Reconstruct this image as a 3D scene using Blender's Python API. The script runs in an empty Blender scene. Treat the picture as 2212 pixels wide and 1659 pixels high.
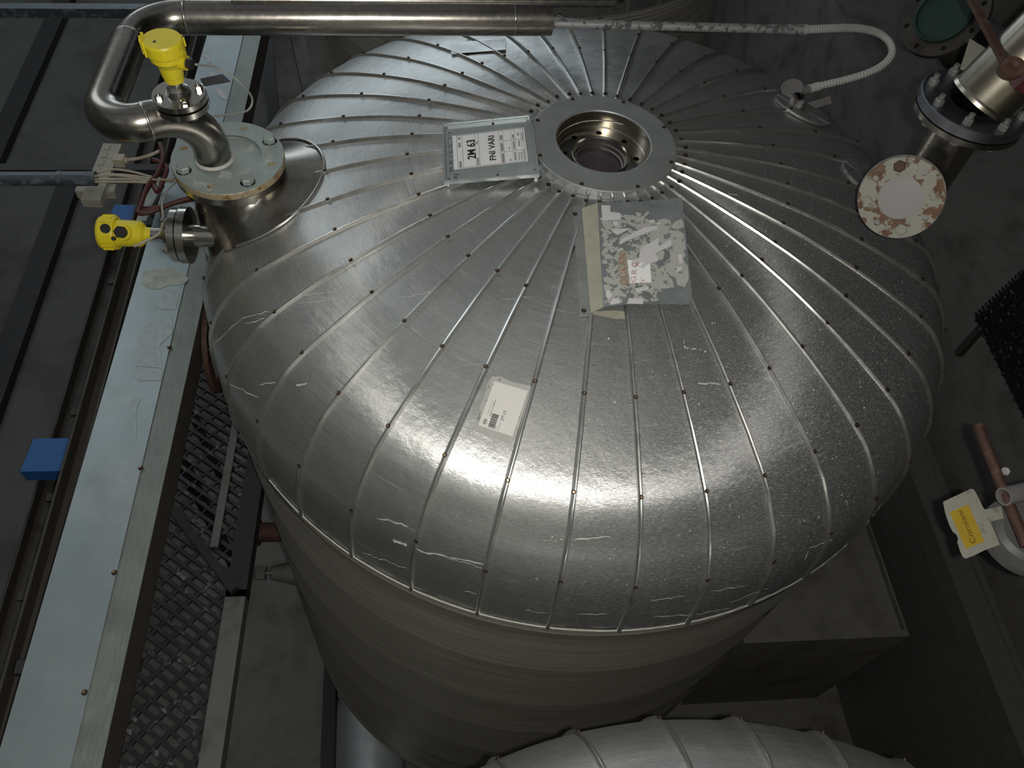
import bpy, bmesh, math, random
from mathutils import Vector, Matrix, noise
random.seed(7)
PI = math.pi
R = math.radians
# ------------------------------------------------------------------ camera
FPX = 1747.12
ZC = 8.0
AX = ((0.99406425, -0.00791296, 0.10850642),
      (-0.06871413, -0.81891004, 0.56979358),
      (0.08434824, -0.57386735, -0.81459293))
CAM = Vector((0, 0, ZC))
scn = bpy.context.scene
cd = bpy.data.cameras.new('camera')
cam = bpy.data.objects.new('camera', cd)
scn.collection.objects.link(cam)
cd.sensor_fit = 'HORIZONTAL'
cd.sensor_width = 36.0
cd.lens = FPX * 36.0 / 2212.0
cd.clip_start = 0.05
cd.clip_end = 100
cam.matrix_world = Matrix(((AX[0][0], -AX[0][1], -AX[0][2], 0),
                           (AX[1][0], -AX[1][1], -AX[1][2], 0),
                           (AX[2][0], -AX[2][1], -AX[2][2], ZC),
                           (0, 0, 0, 1)))
scn.camera = cam
# ------------------------------------------------------------------ world and light
w = bpy.data.worlds.new('world')
scn.world = w
w.use_nodes = True
w.node_tree.nodes['Background'].inputs[0].default_value = (0.05, 0.055, 0.06, 1)
w.node_tree.nodes['Background'].inputs[1].default_value = 0.3
scn.view_settings.view_transform = 'Standard'
scn.view_settings.look = 'None'
scn.view_settings.exposure = 0.0
scn.view_settings.gamma = 1.0
scn.view_settings.use_curve_mapping = False


def lamp(name, kind, loc, energy, color=(1, 1, 1), size=0.1, sizey=None, target=None):
    l = bpy.data.lights.new(name, kind)
    l.energy = energy
    l.color = color
    if kind == 'AREA':
        l.size = size
        if sizey:
            l.shape = 'RECTANGLE'
            l.size_y = sizey
    else:
        l.shadow_soft_size = size
    o = bpy.data.objects.new(name, l)
    scn.collection.objects.link(o)
    o.location = loc
    if target is not None:
        d = Vector(target) - Vector(loc)
        o.rotation_euler = d.to_track_quat('-Z', 'Y').to_euler()
    return o


# the flash of the hand-held camera, a hand's width beside its lens
lamp('camera_flash', 'POINT', (0.05, -0.02, 8.03), 225, (1.0, 0.97, 0.90), 0.012)
# daylight from the roof opening over the left of the hall
lamp('roof_daylight', 'AREA', (-4.6, 6.5, 10.6), 90, (0.86, 0.95, 1.0), 2.2, 6.0, (-2.0, 4.0, 4.0))

C = scn.collection


# ------------------------------------------------------------------ pixel -> place helpers
def ray(px, py):
    a, b = (px - 1106) / FPX, (py - 829.5) / FPX
    return Vector([AX[i][0] * a + AX[i][1] * b + AX[i][2] for i in range(3)])


def at(px, py, z):
    d = ray(px, py)
    return CAM + d * ((z - ZC) / d.z)


TC = Vector((0.7324, 2.6484, 0))
AZ0 = R(-162.38)
PROF0 = [(0.0, 5.917), (.3, 5.912), (.787, 5.836), (1.124, 5.745), (1.445, 5.615), (1.58, 5.505), (1.668, 5.365), (1.702, 5.22), (1.716, 5.032)]


def catmull(P, m=6):
    out = []
    for i in range(len(P) - 1):
        p0 = P[max(i - 1, 0)]; p1 = P[i]; p2 = P[i + 1]; p3 = P[min(i + 2, len(P) - 1)]
        for k in range(m):
            t = k / m
            out.append(tuple(.5 * (2 * b + (-a + c) * t + (2 * a - 5 * b + 4 * c - d) * t * t + (-a + 3 * b - 3 * c + d) * t ** 3)
                             for a, b, c, d in zip(p0, p1, p2, p3)))
    out.append(tuple(P[-1]))
    return out


PROF = catmull(PROF0)


def prof_z(r):
    for (r0, z0), (r1, z1) in zip(PROF, PROF[1:]):
        if r0 <= r <= r1 and r1 > r0:
            return z0 + (z1 - z0) * (r - r0) / (r1 - r0)
    return PROF[-1][1]


def prof_n(r):
    dz = (prof_z(min(r + .01, 1.715)) - prof_z(max(r - .01, 0))) / (min(r + .01, 1.715) - max(r - .01, 0))
    v = Vector((-dz, 1.0))
    v.normalize()
    return v  # (radial, up)


DROP = 0.013   # screws sit on the seams; the sheet lies this far under them


def dome_hit(px, py, off=0.0):
    """where the sight line of a pixel meets the sheet of the main dome, moved off along the normal"""
    d = ray(px, py)
    o = off - DROP
    prev = None
    n = 900
    for i in range(n):
        z = 6.1 - i * (1.2 / n)
        p = CAM + d * ((z - ZC) / d.z)
        r = math.hypot(p.x - TC.x, p.y - TC.y)
        if r < 1.716 and p.z <= prof_z(r) + o / max(.25, prof_n(r)[1]):
            break
    q = p - TC
    nn = prof_n(min(r, 1.71))
    nrm = Vector((q.x / max(r, 1e-6) * nn[0], q.y / max(r, 1e-6) * nn[0], nn[1]))
    return p, nrm


def on_dome(az, r, off=0.0):
    nn = prof_n(r)
    z = prof_z(r)
    c, s = math.cos(az), math.sin(az)
    rr = r + nn[0] * (off - DROP)
    return Vector((rr * c, rr * s, z + nn[1] * (off - DROP))), Vector((nn[0] * c, nn[0] * s, nn[1]))


# ------------------------------------------------------------------ mesh helpers
class MB:
    def __init__(s):
        s.v = []; s.f = []; s.sm = []

    def add(s, verts, faces, smooth=False):
        b = len(s.v)
        s.v += [tuple(x) for x in verts]
        s.f += [tuple(b + i for i in f) for f in faces]
        s.sm += [smooth] * len(faces)

    def box(s, c, size, rot=None):
        hx, hy, hz = size[0] / 2, size[1] / 2, size[2] / 2
        vs = [Vector((x * hx, y * hy, z * hz)) for x in (-1, 1) for y in (-1, 1) for z in (-1, 1)]
        if rot is not None:
            vs = [rot @ v for v in vs]
        vs = [v + Vector(c) for v in vs]
        s.add(vs, [(0, 1, 3, 2), (4, 6, 7, 5), (0, 4, 5, 1), (2, 3, 7, 6), (0, 2, 6, 4), (1, 5, 7, 3)])

    def bar(s, a, b, wdt, hgt, up=(0, 0, 1)):
        a, b = Vector(a), Vector(b)
        d = (b - a)
        L = d.length
        d.normalize()
        sd = d.cross(Vector(up))
        if sd.length < 1e-4:
            sd = d.cross(Vector((1, 0, 0)))
        sd.normalize()
        u = sd.cross(d)
        rot = Matrix((sd, d, u)).transposed()
        s.box((a + b) / 2, (wdt, L, hgt), rot)

    def lathe(s, prof, origin=(0, 0, 0), axis=(0, 0, 1), n=48, smooth=True, sharp=True, caps=False, a0=0.0):
        """prof: list of (r, h); every band keeps its own vertices when sharp"""
        ax = Vector(axis).normalized()
        x = ax.orthogonal().normalized() if abs(ax.z) < .999 else Vector((1, 0, 0))
        y = ax.cross(x)
        o = Vector(origin)

        def ring(r, h):
            return [o + ax * h + (x * math.cos(a0 + 2 * PI * i / n) + y * math.sin(a0 + 2 * PI * i / n)) * r for i in range(n)]
        if sharp:
            for (r0, h0), (r1, h1) in zip(prof, prof[1:]):
                vs = ring(r0, h0) + ring(r1, h1)
                s.add(vs, [(i, (i + 1) % n, n + (i + 1) % n, n + i) for i in range(n)], smooth)
        else:
            vs = []
            for r, h in prof:
                vs += ring(r, h)
            fs = []
            for k in range(len(prof) - 1):
                fs += [(k * n + i, k * n + (i + 1) % n, (k + 1) * n + (i + 1) % n, (k + 1) * n + i) for i in range(n)]
            s.add(vs, fs, smooth)

    def cyl(s, a, b, r, n=24, r2=None, smooth=True):
        a, b = Vector(a), Vector(b)
        L = (b - a).length
        r2 = r if r2 is None else r2
        s.lathe([(0.0001, 0), (r, 0), (r2, L), (0.0001, L)], a, b - a, n, smooth)

    def hexa(s, a, b, r, a0=0.0):
        a, b = Vector(a), Vector(b)
        L = (b - a).length
        s.lathe([(0.0001, 0), (r, 0), (r, L * .82), (r * .82, L), (0.0001, L)], a, b - a, 6, False, a0=a0)

    def tube(s, pts, rad, n=14, caps=True, radii=None):
        pts = [Vector(p) for p in pts]
        m = len(pts)
        tang = []
        for i in range(m):
            t = pts[min(i + 1, m - 1)] - pts[max(i - 1, 0)]
            tang.append(t.normalized())
        nrm = tang[0].orthogonal().normalized()
        vs = []
        for i in range(m):
            t = tang[i]
            nrm = (nrm - t * nrm.dot(t))
            if nrm.length < 1e-6:
                nrm = t.orthogonal()
            nrm.normalize()
            bn = t.cross(nrm)
            rr = radii[i] if radii else rad
            vs += [pts[i] + (nrm * math.cos(2 * PI * k / n) + bn * math.sin(2 * PI * k / n)) * rr for k in range(n)]
        fs = []
        for i in range(m - 1):
            fs += [(i * n + k, i * n + (k + 1) % n, (i + 1) * n + (k + 1) % n, (i + 1) * n + k) for k in range(n)]
        s.add(vs, fs, True)
        if caps:
            s.add(vs[:n], [tuple(range(n))[::-1]])
            s.add(vs[-n:], [tuple(range(n))])

    def prism(s, loop, h, up=(0, 0, 1), holes=()):
        """solid plate: 3-D outline (top face) thickened by h against up"""
        bm = bmesh.new()
        allloops = [loop] + list(holes)
        edges = []
        for lp in allloops:
            vv = [bm.verts.new(Vector(p)) for p in lp]
            for i in range(len(vv)):
                edges.append(bm.edges.new((vv[i], vv[(i + 1) % len(vv)])))
        bmesh.ops.triangle_fill(bm, edges=edges, use_beauty=True)
        upv = Vector(up).normalized()
        if not bm.faces:
            bm.free()
            return
        bm.normal_update()
        for f in list(bm.faces):
            if f.normal.dot(upv) < 0:
                f.normal_flip()
        bm.verts.index_update()
        top = [v.co.copy() for v in bm.verts]
        tf = [tuple(v.index for v in f.verts) for f in bm.faces]
        bm.free()
        s.add(top, tf)
        s.add([p - upv * h for p in top], [f[::-1] for f in tf])
        for lp in allloops:
            L = [Vector(p) for p in lp]
            k = len(L)
            s.add(L + [p - upv * h for p in L], [(i, (i + 1) % k, k + (i + 1) % k, k + i) for i in range(k)])

    def build(s, name, m, parent=None, loc=None):
        me = bpy.data.meshes.new(name)
        me.from_pydata(s.v, [], s.f)
        me.polygons.foreach_set('use_smooth', s.sm)
        me.materials.append(m)
        me.update()
        bm = bmesh.new()
        bm.from_mesh(me)
        bmesh.ops.recalc_face_normals(bm, faces=bm.faces)
        bm.to_mesh(me)
        bm.free()
        o = bpy.data.objects.new(name, me)
        C.objects.link(o)
        if loc is not None:
            o.location = loc
        if parent is not None:
            o.parent = parent
        return o


def tag(o, label=None, cat=None, group=None, kind=None):
    if label: o['label'] = label
    if cat: o['category'] = cat
    if group: o['group'] = group
    if kind: o['kind'] = kind
    return o


def empty(name, loc, label, cat, group=None):
    o = bpy.data.objects.new(name, None)
    C.objects.link(o)
    o.location = loc
    o.empty_display_size = .1
    return tag(o, label, cat, group)


def reparent(root):
    """children were written in world coordinates: bring them under their thing"""
    for ch in root.children:
        ch.location = ch.location - root.location


def part(mb, name, m, root, label=None):
    """mesh in world coordinates -> child of root (an Empty) keeping its place"""
    o = mb.build(name, m)
    o.parent = root
    off = root.matrix_basis.to_translation()
    p = root.parent
    while p:
        off = off + p.matrix_basis.to_translation()
        p = p.parent
    o.location = -off
    if label: o['label'] = label
    return o


def fillet(pts, rad, m=10):
    pts = [Vector(p) for p in pts]
    out = [pts[0]]
    for i in range(1, len(pts) - 1):
        a, b, c = pts[i - 1], pts[i], pts[i + 1]
        d0 = (a - b).normalized(); d1 = (c - b).normalized()
        ang = d0.angle(d1)
        L = min(rad / math.tan(ang / 2), (a - b).length * .49, (c - b).length * .49) if ang < PI - .01 else 0
        if i == 1: L = min(rad / math.tan(ang / 2), (a - b).length * .98)
        p0 = b + d0 * L; p1 = b + d1 * L
        rr = L * math.tan(ang / 2)
        cen = b + (d0 + d1).normalized() * (rr / math.sin(ang / 2))
        v0 = (p0 - cen); v1 = (p1 - cen)
        tot = v0.angle(v1) if v0.length > 1e-6 else 0
        axn = v0.cross(v1)
        for k in range(m + 1):
            q = Matrix.Rotation(tot * k / m, 3, axn) @ v0 if axn.length > 1e-9 else v0
            out.append(cen + q)
    out.append(pts[-1])
    return out


def smooth_path(P, m=8):
    return [Vector(p) for p in catmull([tuple(p) for p in P], m)]


# ------------------------------------------------------------------ materials
def newmat(name):
    m = bpy.data.materials.new(name)
    m.use_nodes = True
    nt = m.node_tree
    return m, nt, nt.nodes['Principled BSDF']


def nd(nt, t, **k):
    n = nt.nodes.new(t)
    for a, b in k.items():
        setattr(n, a, b)
    return n


def ramp(nt, src, stops):
    r = nd(nt, 'ShaderNodeValToRGB')
    while len(r.color_ramp.elements) < len(stops):
        r.color_ramp.elements.new(0.5)
    for e, (p, c) in zip(r.color_ramp.elements, stops):
        e.position = p
        e.color = tuple(c) + (1,) if not isinstance(c, (int, float)) else (c, c, c, 1)
    nt.links.new(src, r.inputs[0])
    return r.outputs[0]


def noise_out(nt, vec, scale, detail=4, rough=.55):
    n = nd(nt, 'ShaderNodeTexNoise')
    n.inputs['Scale'].default_value = scale
    n.inputs['Detail'].default_value = detail
    n.inputs['Roughness'].default_value = rough
    if vec is not None:
        nt.links.new(vec, n.inputs['Vector'])
    return n.outputs['Fac']


def mapping(nt, src, scale=(1, 1, 1), loc=(0, 0, 0), rot=(0, 0, 0)):
    mp = nd(nt, 'ShaderNodeMapping')
    mp.inputs['Scale'].default_value = scale
    mp.inputs['Location'].default_value = loc
    mp.inputs['Rotation'].default_value = rot
    nt.links.new(src, mp.inputs['Vector'])
    return mp.outputs[0]


def mixc(nt, fac, a, b):
    m = nd(nt, 'ShaderNodeMix', data_type='RGBA')
    L = nt.links
    if isinstance(fac, (int, float)): m.inputs[0].default_value = fac
    else: L.new(fac, m.inputs[0])
    for i, v in ((6, a), (7, b)):
        if isinstance(v, tuple): m.inputs[i].default_value = v + (1,)
        else: L.new(v, m.inputs[i])
    return m.outputs[2]


def math_(nt, op, a, b=None):
    m = nd(nt, 'ShaderNodeMath', operation=op)
    for i, v in ((0, a), (1, b)):
        if v is None: continue
        if isinstance(v, (int, float)): m.inputs[i].default_value = v
        else: nt.links.new(v, m.inputs[i])
    return m.outputs[0]


def bump(nt, p, h, strength=.3, dist=.01):
    b = nd(nt, 'ShaderNodeBump')
    b.inputs['Strength'].default_value = strength
    b.inputs['Distance'].default_value = dist
    nt.links.new(h, b.inputs['Height'])
    nt.links.new(b.outputs[0], p.inputs['Normal'])


def simple(name, col, rough=.5, metal=0.0, var=.15, scale=20, bumpv=0.0, spec=None):
    m, nt, p = newmat(name)
    tc = nd(nt, 'ShaderNodeTexCoord').outputs['Object']
    n = noise_out(nt, tc, scale, 5)
    c0 = tuple(max(0, c * (1 - var)) for c in col)
    c1 = tuple(min(1, c * (1 + var)) for c in col)
    nt.links.new(ramp(nt, n, [(.3, c0), (.7, c1)]), p.inputs['Base Color'])
    p.inputs['Metallic'].default_value = metal
    p.inputs['Roughness'].default_value = rough
    if spec is not None: p.inputs['Specular IOR Level'].default_value = spec
    if bumpv: bump(nt, p, n, bumpv, .004)
    return m


def clad_material():
    """rolled aluminium sheet: brushed around the tank, dusty, splashed with white drops"""
    m, nt, p = newmat('aluminium_cladding')
    L = nt.links
    tc = nd(nt, 'ShaderNodeTexCoord').outputs['Object']
    sx = nd(nt, 'ShaderNodeSeparateXYZ')
    L.new(tc, sx.inputs[0])
    ang = math_(nt, 'ARCTAN2', sx.outputs[1], sx.outputs[0])
    rad = math_(nt, 'SQRT', math_(nt, 'ADD', math_(nt, 'MULTIPLY', sx.outputs[0], sx.outputs[0]), math_(nt, 'MULTIPLY', sx.outputs[1], sx.outputs[1])))
    run = math_(nt, 'SUBTRACT', rad, sx.outputs[2])
    cv = nd(nt, 'ShaderNodeCombineXYZ')
    L.new(ang, cv.inputs[0]); L.new(run, cv.inputs[1])
    pol = cv.outputs[0]
    streak = noise_out(nt, mapping(nt, pol, (4, 110, 1)), 1.0, 6, .7)
    streak2 = noise_out(nt, mapping(nt, pol, (60, 300, 1)), 1.0, 3, .6)
    cloud = noise_out(nt, mapping(nt, tc, (1, 1, 1)), 2.2, 6, .6)
    cloud2 = noise_out(nt, mapping(nt, tc, (1, 1, 1), (3, 5, 1)), 9, 6, .65)
    base = mixc(nt, ramp(nt, streak, [(.3, 0.0), (.7, 1.0)]), (.45, .455, .44), (.58, .585, .57))
    base = mixc(nt, ramp(nt, cloud2, [(.35, 0.0), (.75, .35)]), base, (.70, .70, .67))
    # dull oxide with white mineral specks, heavier on the right hand side of the tank
    side = nd(nt, 'ShaderNodeMapRange')
    L.new(math_(nt, 'SUBTRACT', sx.outputs[0], math_(nt, 'MULTIPLY', sx.outputs[1], .55)), side.inputs[0])
    side.inputs[1].default_value = -0.1
    side.inputs[2].default_value = 1.5
    sideo = side.outputs[0]
    dirt = math_(nt, 'MULTIPLY', sideo, ramp(nt, cloud, [(.25, .55), (.6, 1.0)]))
    base = mixc(nt, math_(nt, 'MULTIPLY', dirt, .80), base, (.27, .27, .28))
    grain = noise_out(nt, mapping(nt, pol, (85, 330, 1), (2, 2, 0)), 1.0, 4, .6)
    base = mixc(nt, math_(nt, 'MULTIPLY', ramp(nt, grain, [(.45, 1.0), (.58, 0.0)]), math_(nt, 'ADD', math_(nt, 'MULTIPLY', dirt, .62), .10)), base, (.09, .09, .095))
    sp = noise_out(nt, mapping(nt, pol, (70, 210, 1)), 1.0, 2, .5)
    sp2 = noise_out(nt, mapping(nt, pol, (150, 420, 1), (4, 2, 0)), 1.0, 1, .5)
    spm = math_(nt, 'MULTIPLY', ramp(nt, sp, [(.60, 0.0), (.72, 1.0)]), math_(nt, 'ADD', math_(nt, 'MULTIPLY', dirt, .55), .04))
    spm2 = math_(nt, 'MULTIPLY', ramp(nt, sp2, [(.66, 0.0), (.74, 1.0)]), math_(nt, 'ADD', math_(nt, 'MULTIPLY', dirt, .7), .10))
    drop = nd(nt, 'ShaderNodeTexVoronoi')
    drop.inputs['Scale'].default_value = 26
    L.new(tc, drop.inputs['Vector'])
    dm = ramp(nt, drop.outputs['Distance'], [(.07, 1.0), (.11, 0.0)])
    spots = math_(nt, 'MAXIMUM', math_(nt, 'MULTIPLY', spm, 1.0), math_(nt, 'MAXIMUM', spm2, math_(nt, 'MULTIPLY', dm, math_(nt, 'MULTIPLY', dirt, .7))))
    # chalky wipes running around the shoulder
    wipe = noise_out(nt, mapping(nt, pol, (5, 34, 1), (1, 7, 0)), 1.0, 6, .7)
    wm = math_(nt, 'MULTIPLY', ramp(nt, wipe, [(.60, 0.0), (.74, 1.0)]), .30)
    spots = math_(nt, 'MAXIMUM', spots, wm)
    col = mixc(nt, spots, base, (.62, .62, .60))
    L.new(col, p.inputs['Base Color'])
    L.new(math_(nt, 'SUBTRACT', .90, math_(nt, 'ADD', math_(nt, 'MULTIPLY', spots, .7), math_(nt, 'MULTIPLY', dirt, .15))), p.inputs['Metallic'])
    ro = math_(nt, 'ADD', math_(nt, 'MULTIPLY', streak, .12), math_(nt, 'ADD', math_(nt, 'MULTIPLY', cloud2, .10), .11))
    ro = math_(nt, 'ADD', ro, math_(nt, 'ADD', math_(nt, 'MULTIPLY', spots, .35), math_(nt, 'MULTIPLY', dirt, .14)))
    L.new(math_(nt, 'ADD', ro, .06), p.inputs['Roughness'])
    h = math_(nt, 'ADD', math_(nt, 'MULTIPLY', streak2, .0006), math_(nt, 'ADD', math_(nt, 'MULTIPLY', cloud, .02), math_(nt, 'MULTIPLY', spots, .0006)))
    tg = nd(nt, 'ShaderNodeTangent', direction_type='RADIAL', axis='Z')
    L.new(tg.outputs[0], p.inputs['Tangent'])
    p.inputs['Anisotropic'].default_value = 1.0
    p2 = nd(nt, 'ShaderNodeBsdfPrincipled')
    L.new(col, p2.inputs['Base Color'])
    L.new(math_(nt, 'SUBTRACT', .90, math_(nt, 'ADD', math_(nt, 'MULTIPLY', spots, .7), math_(nt, 'MULTIPLY', dirt, .15))), p2.inputs['Metallic'])
    L.new(math_(nt, 'ADD', ro, .27), p2.inputs['Roughness'])
    mx = nd(nt, 'ShaderNodeMixShader')
    mx.inputs[0].default_value = .52
    L.new(p.outputs[0], mx.inputs[1]); L.new(p2.outputs[0], mx.inputs[2])
    L.new(mx.outputs[0], nt.nodes['Material Output'].inputs['Surface'])
    b = nd(nt, 'ShaderNodeBump')
    b.inputs['Strength'].default_value = .4
    b.inputs['Distance'].default_value = 1.0
    L.new(h, b.inputs['Height'])
    L.new(b.outputs[0], p.inputs['Normal'])
    L.new(b.outputs[0], p2.inputs['Normal'])
    return m


def shell_material():
    m, nt, p = newmat('shell_sheet')
    L = nt.links
    tc = nd(nt, 'ShaderNodeTexCoord').outputs['Object']
    n = noise_out(nt, mapping(nt, tc, (1, 1, 26)), 1.5, 5, .65)
    c = noise_out(nt, tc, 3, 5)
    col = mixc(nt, ramp(nt, n, [(.3, 0.0), (.7, 1.0)]), (.38, .36, .31), (.60, .57, .50))
    sp = noise_out(nt, mapping(nt, tc, (30, 30, 60)), 1.0, 2)
    s = math_(nt, 'MULTIPLY', ramp(nt, sp, [(.72, 0.0), (.76, 1.0)]), .5)
    col = mixc(nt, s, col, (.55, .55, .5))
    L.new(col, p.inputs['Base Color'])
    p.inputs['Metallic'].default_value = .6
    L.new(math_(nt, 'ADD', math_(nt, 'MULTIPLY', c, .15), .46), p.inputs['Roughness'])
    bump(nt, p, n, .1, .002)
    return m


def brushed(name, col, rough=.28, scale=(1, 1, 1), var=.25, ns=60, metal=1.0):
    m, nt, p = newmat(name)
    L = nt.links
    tc = nd(nt, 'ShaderNodeTexCoord').outputs['Object']
    n = noise_out(nt, mapping(nt, tc, scale), ns, 4, .6)
    c = noise_out(nt, tc, 6, 5)
    f = math_(nt, 'ADD', math_(nt, 'MULTIPLY', n, .5), math_(nt, 'MULTIPLY', c, .5))
    c0 = tuple(x * (1 - var) for x in col); c1 = tuple(min(1, x * (1 + var)) for x in col)
    L.new(ramp(nt, f, [(.3, c0), (.7, c1)]), p.inputs['Base Color'])
    p.inputs['Metallic'].default_value = metal
    L.new(math_(nt, 'ADD', math_(nt, 'MULTIPLY', f, .2), rough - .1), p.inputs['Roughness'])
    bump(nt, p, n, .06, .001)
    return m


def patchy(name, col, spot, lo, hi, scale=12, rough=.6, metal=0.0, detail=8, spotmetal=0.0, third=None, rough2=.8):
    """a coat with areas of a second colour showing through"""
    m, nt, p = newmat(name)
    L = nt.links
    tc = nd(nt, 'ShaderNodeTexCoord').outputs['Object']
    n = noise_out(nt, tc, scale, detail, .62)
    v = noise_out(nt, mapping(nt, tc, (1, 1, 1), (5, 1, 2)), scale * 2.3, 5)
    msk = ramp(nt, n, [(lo, 0.0), (hi, 1.0)])
    a = mixc(nt, v, tuple(c * .85 for c in col), tuple(min(1, c * 1.12) for c in col))
    sc = mixc(nt, v, tuple(c * .6 for c in spot), third if third else tuple(min(1, c * 1.3) for c in spot))
    L.new(mixc(nt, msk, a, sc), p.inputs['Base Color'])
    p.inputs['Metallic'].default_value = metal
    if metal != spotmetal:
        L.new(math_(nt, 'ADD', math_(nt, 'MULTIPLY', msk, spotmetal - metal), metal), p.inputs['Metallic'])
    L.new(math_(nt, 'ADD', math_(nt, 'MULTIPLY', msk, rough2 - rough), rough), p.inputs['Roughness'])
    bump(nt, p, n, .25, .003)
    return m


M = {}
M['clad'] = clad_material()
M['shell'] = shell_material()
M['seam'] = brushed('seam_strip_metal', (.68, .68, .66), .25, (1, 1, 1), .2, 18, .92)
M['steel'] = brushed('stainless_pipe', (.31, .29, .26), .26, (1, 1, 1), .22, 40)
M['polished'] = brushed('machined_stainless', (.52, .50, .46), .22, (1, 1, 8), .2, 30)
M['neck'] = brushed('warm_stainless', (.36, .33, .27), .30, (1, 1, 12), .15, 20)
M['collar'] = brushed('collar_sheet', (.46, .48, .47), .44, (2, 30, 2), .2, 8, .72)
M['galv'] = patchy('galvanised_sheet', (.32, .375, .385), (.36, .405, .41), .45, .65, 3, .42, .7, 4, .7, rough2=.46)
M['galv2'] = brushed('dull_galvanised', (.23, .25, .23), .45, (14, 1, 1), .25, 10, .7)
M['galvplate'] = brushed('plate_metal', (.46, .50, .50), .40, (2, 2, 2), .15, 12, .7)
M['flangegrey'] = patchy('grey_painted_steel', (.34, .39, .375), (.44, .47, .45), .55, .65, 16, .55, .25, 6)
M['flangerust'] = patchy('weathered_brass_edge', (.42, .36, .24), (.24, .12, .04), .52, .62, 22, .55, .3)
M['rustpaint'] = patchy('flaking_grey_paint', (.25, .245, .205), (.075, .038, .022), .51, .54, 20, .7, 0, 12, third=(.19, .11, .065))
M['rust'] = patchy('rusty_steel', (.065, .030, .022), (.10, .06, .045), .5, .7, 25, .7, .2)
M['yellow'] = simple('yellow_plastic', (.72, .60, .02), .42, 0, .06, 14)
M['black'] = simple('black_rubber', (.012, .012, .013), .5, 0, .2, 30)
M['darkpurple'] = simple('dark_glass_deposit', (.045, .032, .042), .75, 0, .25, 60)
M['concrete'] = patchy('dark_concrete', (.10, .098, .095), (.06, .056, .052), .5, .68, 1.4, .85, 0, 8)
M['concrete2'] = patchy('stained_concrete', (.20, .19, .175), (.11, .10, .088), .48, .7, 2.2, .85, 0, 8)
M['wall'] = simple('hall_wall', (.10, .10, .095), .9, 0, .2, 2)
M['darksteel'] = patchy('dark_painted_steel', (.026, .026, .028), (.05, .04, .035), .55, .7, 9, .6, .2)
M['brownsteel'] = patchy('brown_stained_steel', (.062, .054, .046), (.035, .027, .022), .5, .68, 5, .65, .25)
M['midsteel'] = patchy('grey_stained_steel', (.17, .17, .16), (.11, .105, .095), .5, .68, 6, .55, .4)
M['grate'] = patchy('grating_steel', (.055, .052, .055), (.17, .165, .16), .58, .66, 22, .42, .75)
M['screw'] = simple('brown_screw', (.035, .02, .014), .5, .4, .3, 60)
M['screwhead'] = simple('brass_washer', (.34, .25, .15), .4, .8, .3, 60)
M['pvc'] = simple('grey_plastic', (.17, .16, .158), .5, 0, .05, 20)
M['hose'] = simple('white_corrugated_plastic', (.42, .41, .39), .5, 0, .05, 20)
M['wpipe'] = patchy('dirty_white_pipe', (.36, .37, .37), (.09, .09, .09), .50, .56, 30, .5, .5)
M['cable'] = simple('cream_cable', (.42, .37, .29), .5, 0, .08, 20)
M['clear'] = simple('pale_grey_cable', (.36, .37, .34), .4, 0, .05, 20)
M['redcable'] = simple('dark_red_cable', (.075, .018, .014), .5, 0, .1, 20)
M['blue'] = simple('blue_plastic', (.02, .12, .36), .55, 0, .08, 20)
M['conduit'] = patchy('slate_blue_conduit', (.10, .12, .14), (.16, .18, .20), .5, .65, 20, .42, .5)
M['paper'] = simple('white_paper', (.84, .84, .84), .7, 0, .02, 10)
M['paper2'] = simple('label_paper', (.68, .66, .63), .6, 0, .02, 10)
M['greyprint'] = simple('grey_print', (.30, .30, .31), .7, 0, .02, 10)
M['ink'] = simple('black_ink', (.012, .012, .014), .6, 0, .02, 10)
M['pencil'] = simple('faded_marker', (.08, .10, .10), .6, 0, .02, 10)
M['red'] = simple('red_marker', (.36, .06, .03), .6, 0, .2, 40)
M['tape'] = simple('yellowed_tape', (.34, .33, .26), .45, 0, .1, 18)
M['scrap'] = patchy('torn_paper_glue', (.42, .42, .39), (.20, .21, .20), .56, .60, 34, .6, 0, 9)
M['scrapw'] = simple('torn_white_paper', (.58, .57, .58), .7, 0, .03, 20)
M['splash'] = simple('dried_white_splash', (.52, .52, .48), .7, 0, .15, 60)
M['tagplate'] = patchy('worn_white_plate', (.33, .32, .27), (.22, .20, .155), .58, .72, 26, .6)
M['yellowlabel'] = simple('yellow_label', (.44, .30, .03), .55, 0, .08, 20)
M['brownink'] = simple('brown_lettering', (.10, .055, .01), .6, 0, .02, 10)
M['green'] = simple('green_flange_cover', (.012, .042, .031), .7, 0, .15, 12)
M['shinysheet'] = brushed('new_galvanised', (.60, .66, .70), .22, (1, 1, 1), .15, 5)
M['purplesteel'] = brushed('blued_steel', (.30, .31, .35), .38, (1, 1, 1), .2, 30)


def emat(name, col, s):
    m, nt, p = newmat(name)
    p.inputs['Base Color'].default_value = (0, 0, 0, 1)
    p.inputs['Emission Color'].default_value = col + (1,)
    p.inputs['Emission Strength'].default_value = s
    return m


M['daylight'] = emat('daylight_pane', (.80, .92, 1.0), 4.5)
M['roofglow'] = emat('added_roof_glow', (.93, .98, 1.0), .17)  # unseen roof panels given a glow to lift the dome's reflections
M['palewall'] = simple('pale_hall_wall', (.23, .22, .18), .9, 0, .2, 2)
M['tubeglow'] = emat('lamp_tube', (1.0, .93, .78), 14.0)
M['tubecool'] = emat('lamp_tube_cool', (.80, .93, 1.0), 9.0)


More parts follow.
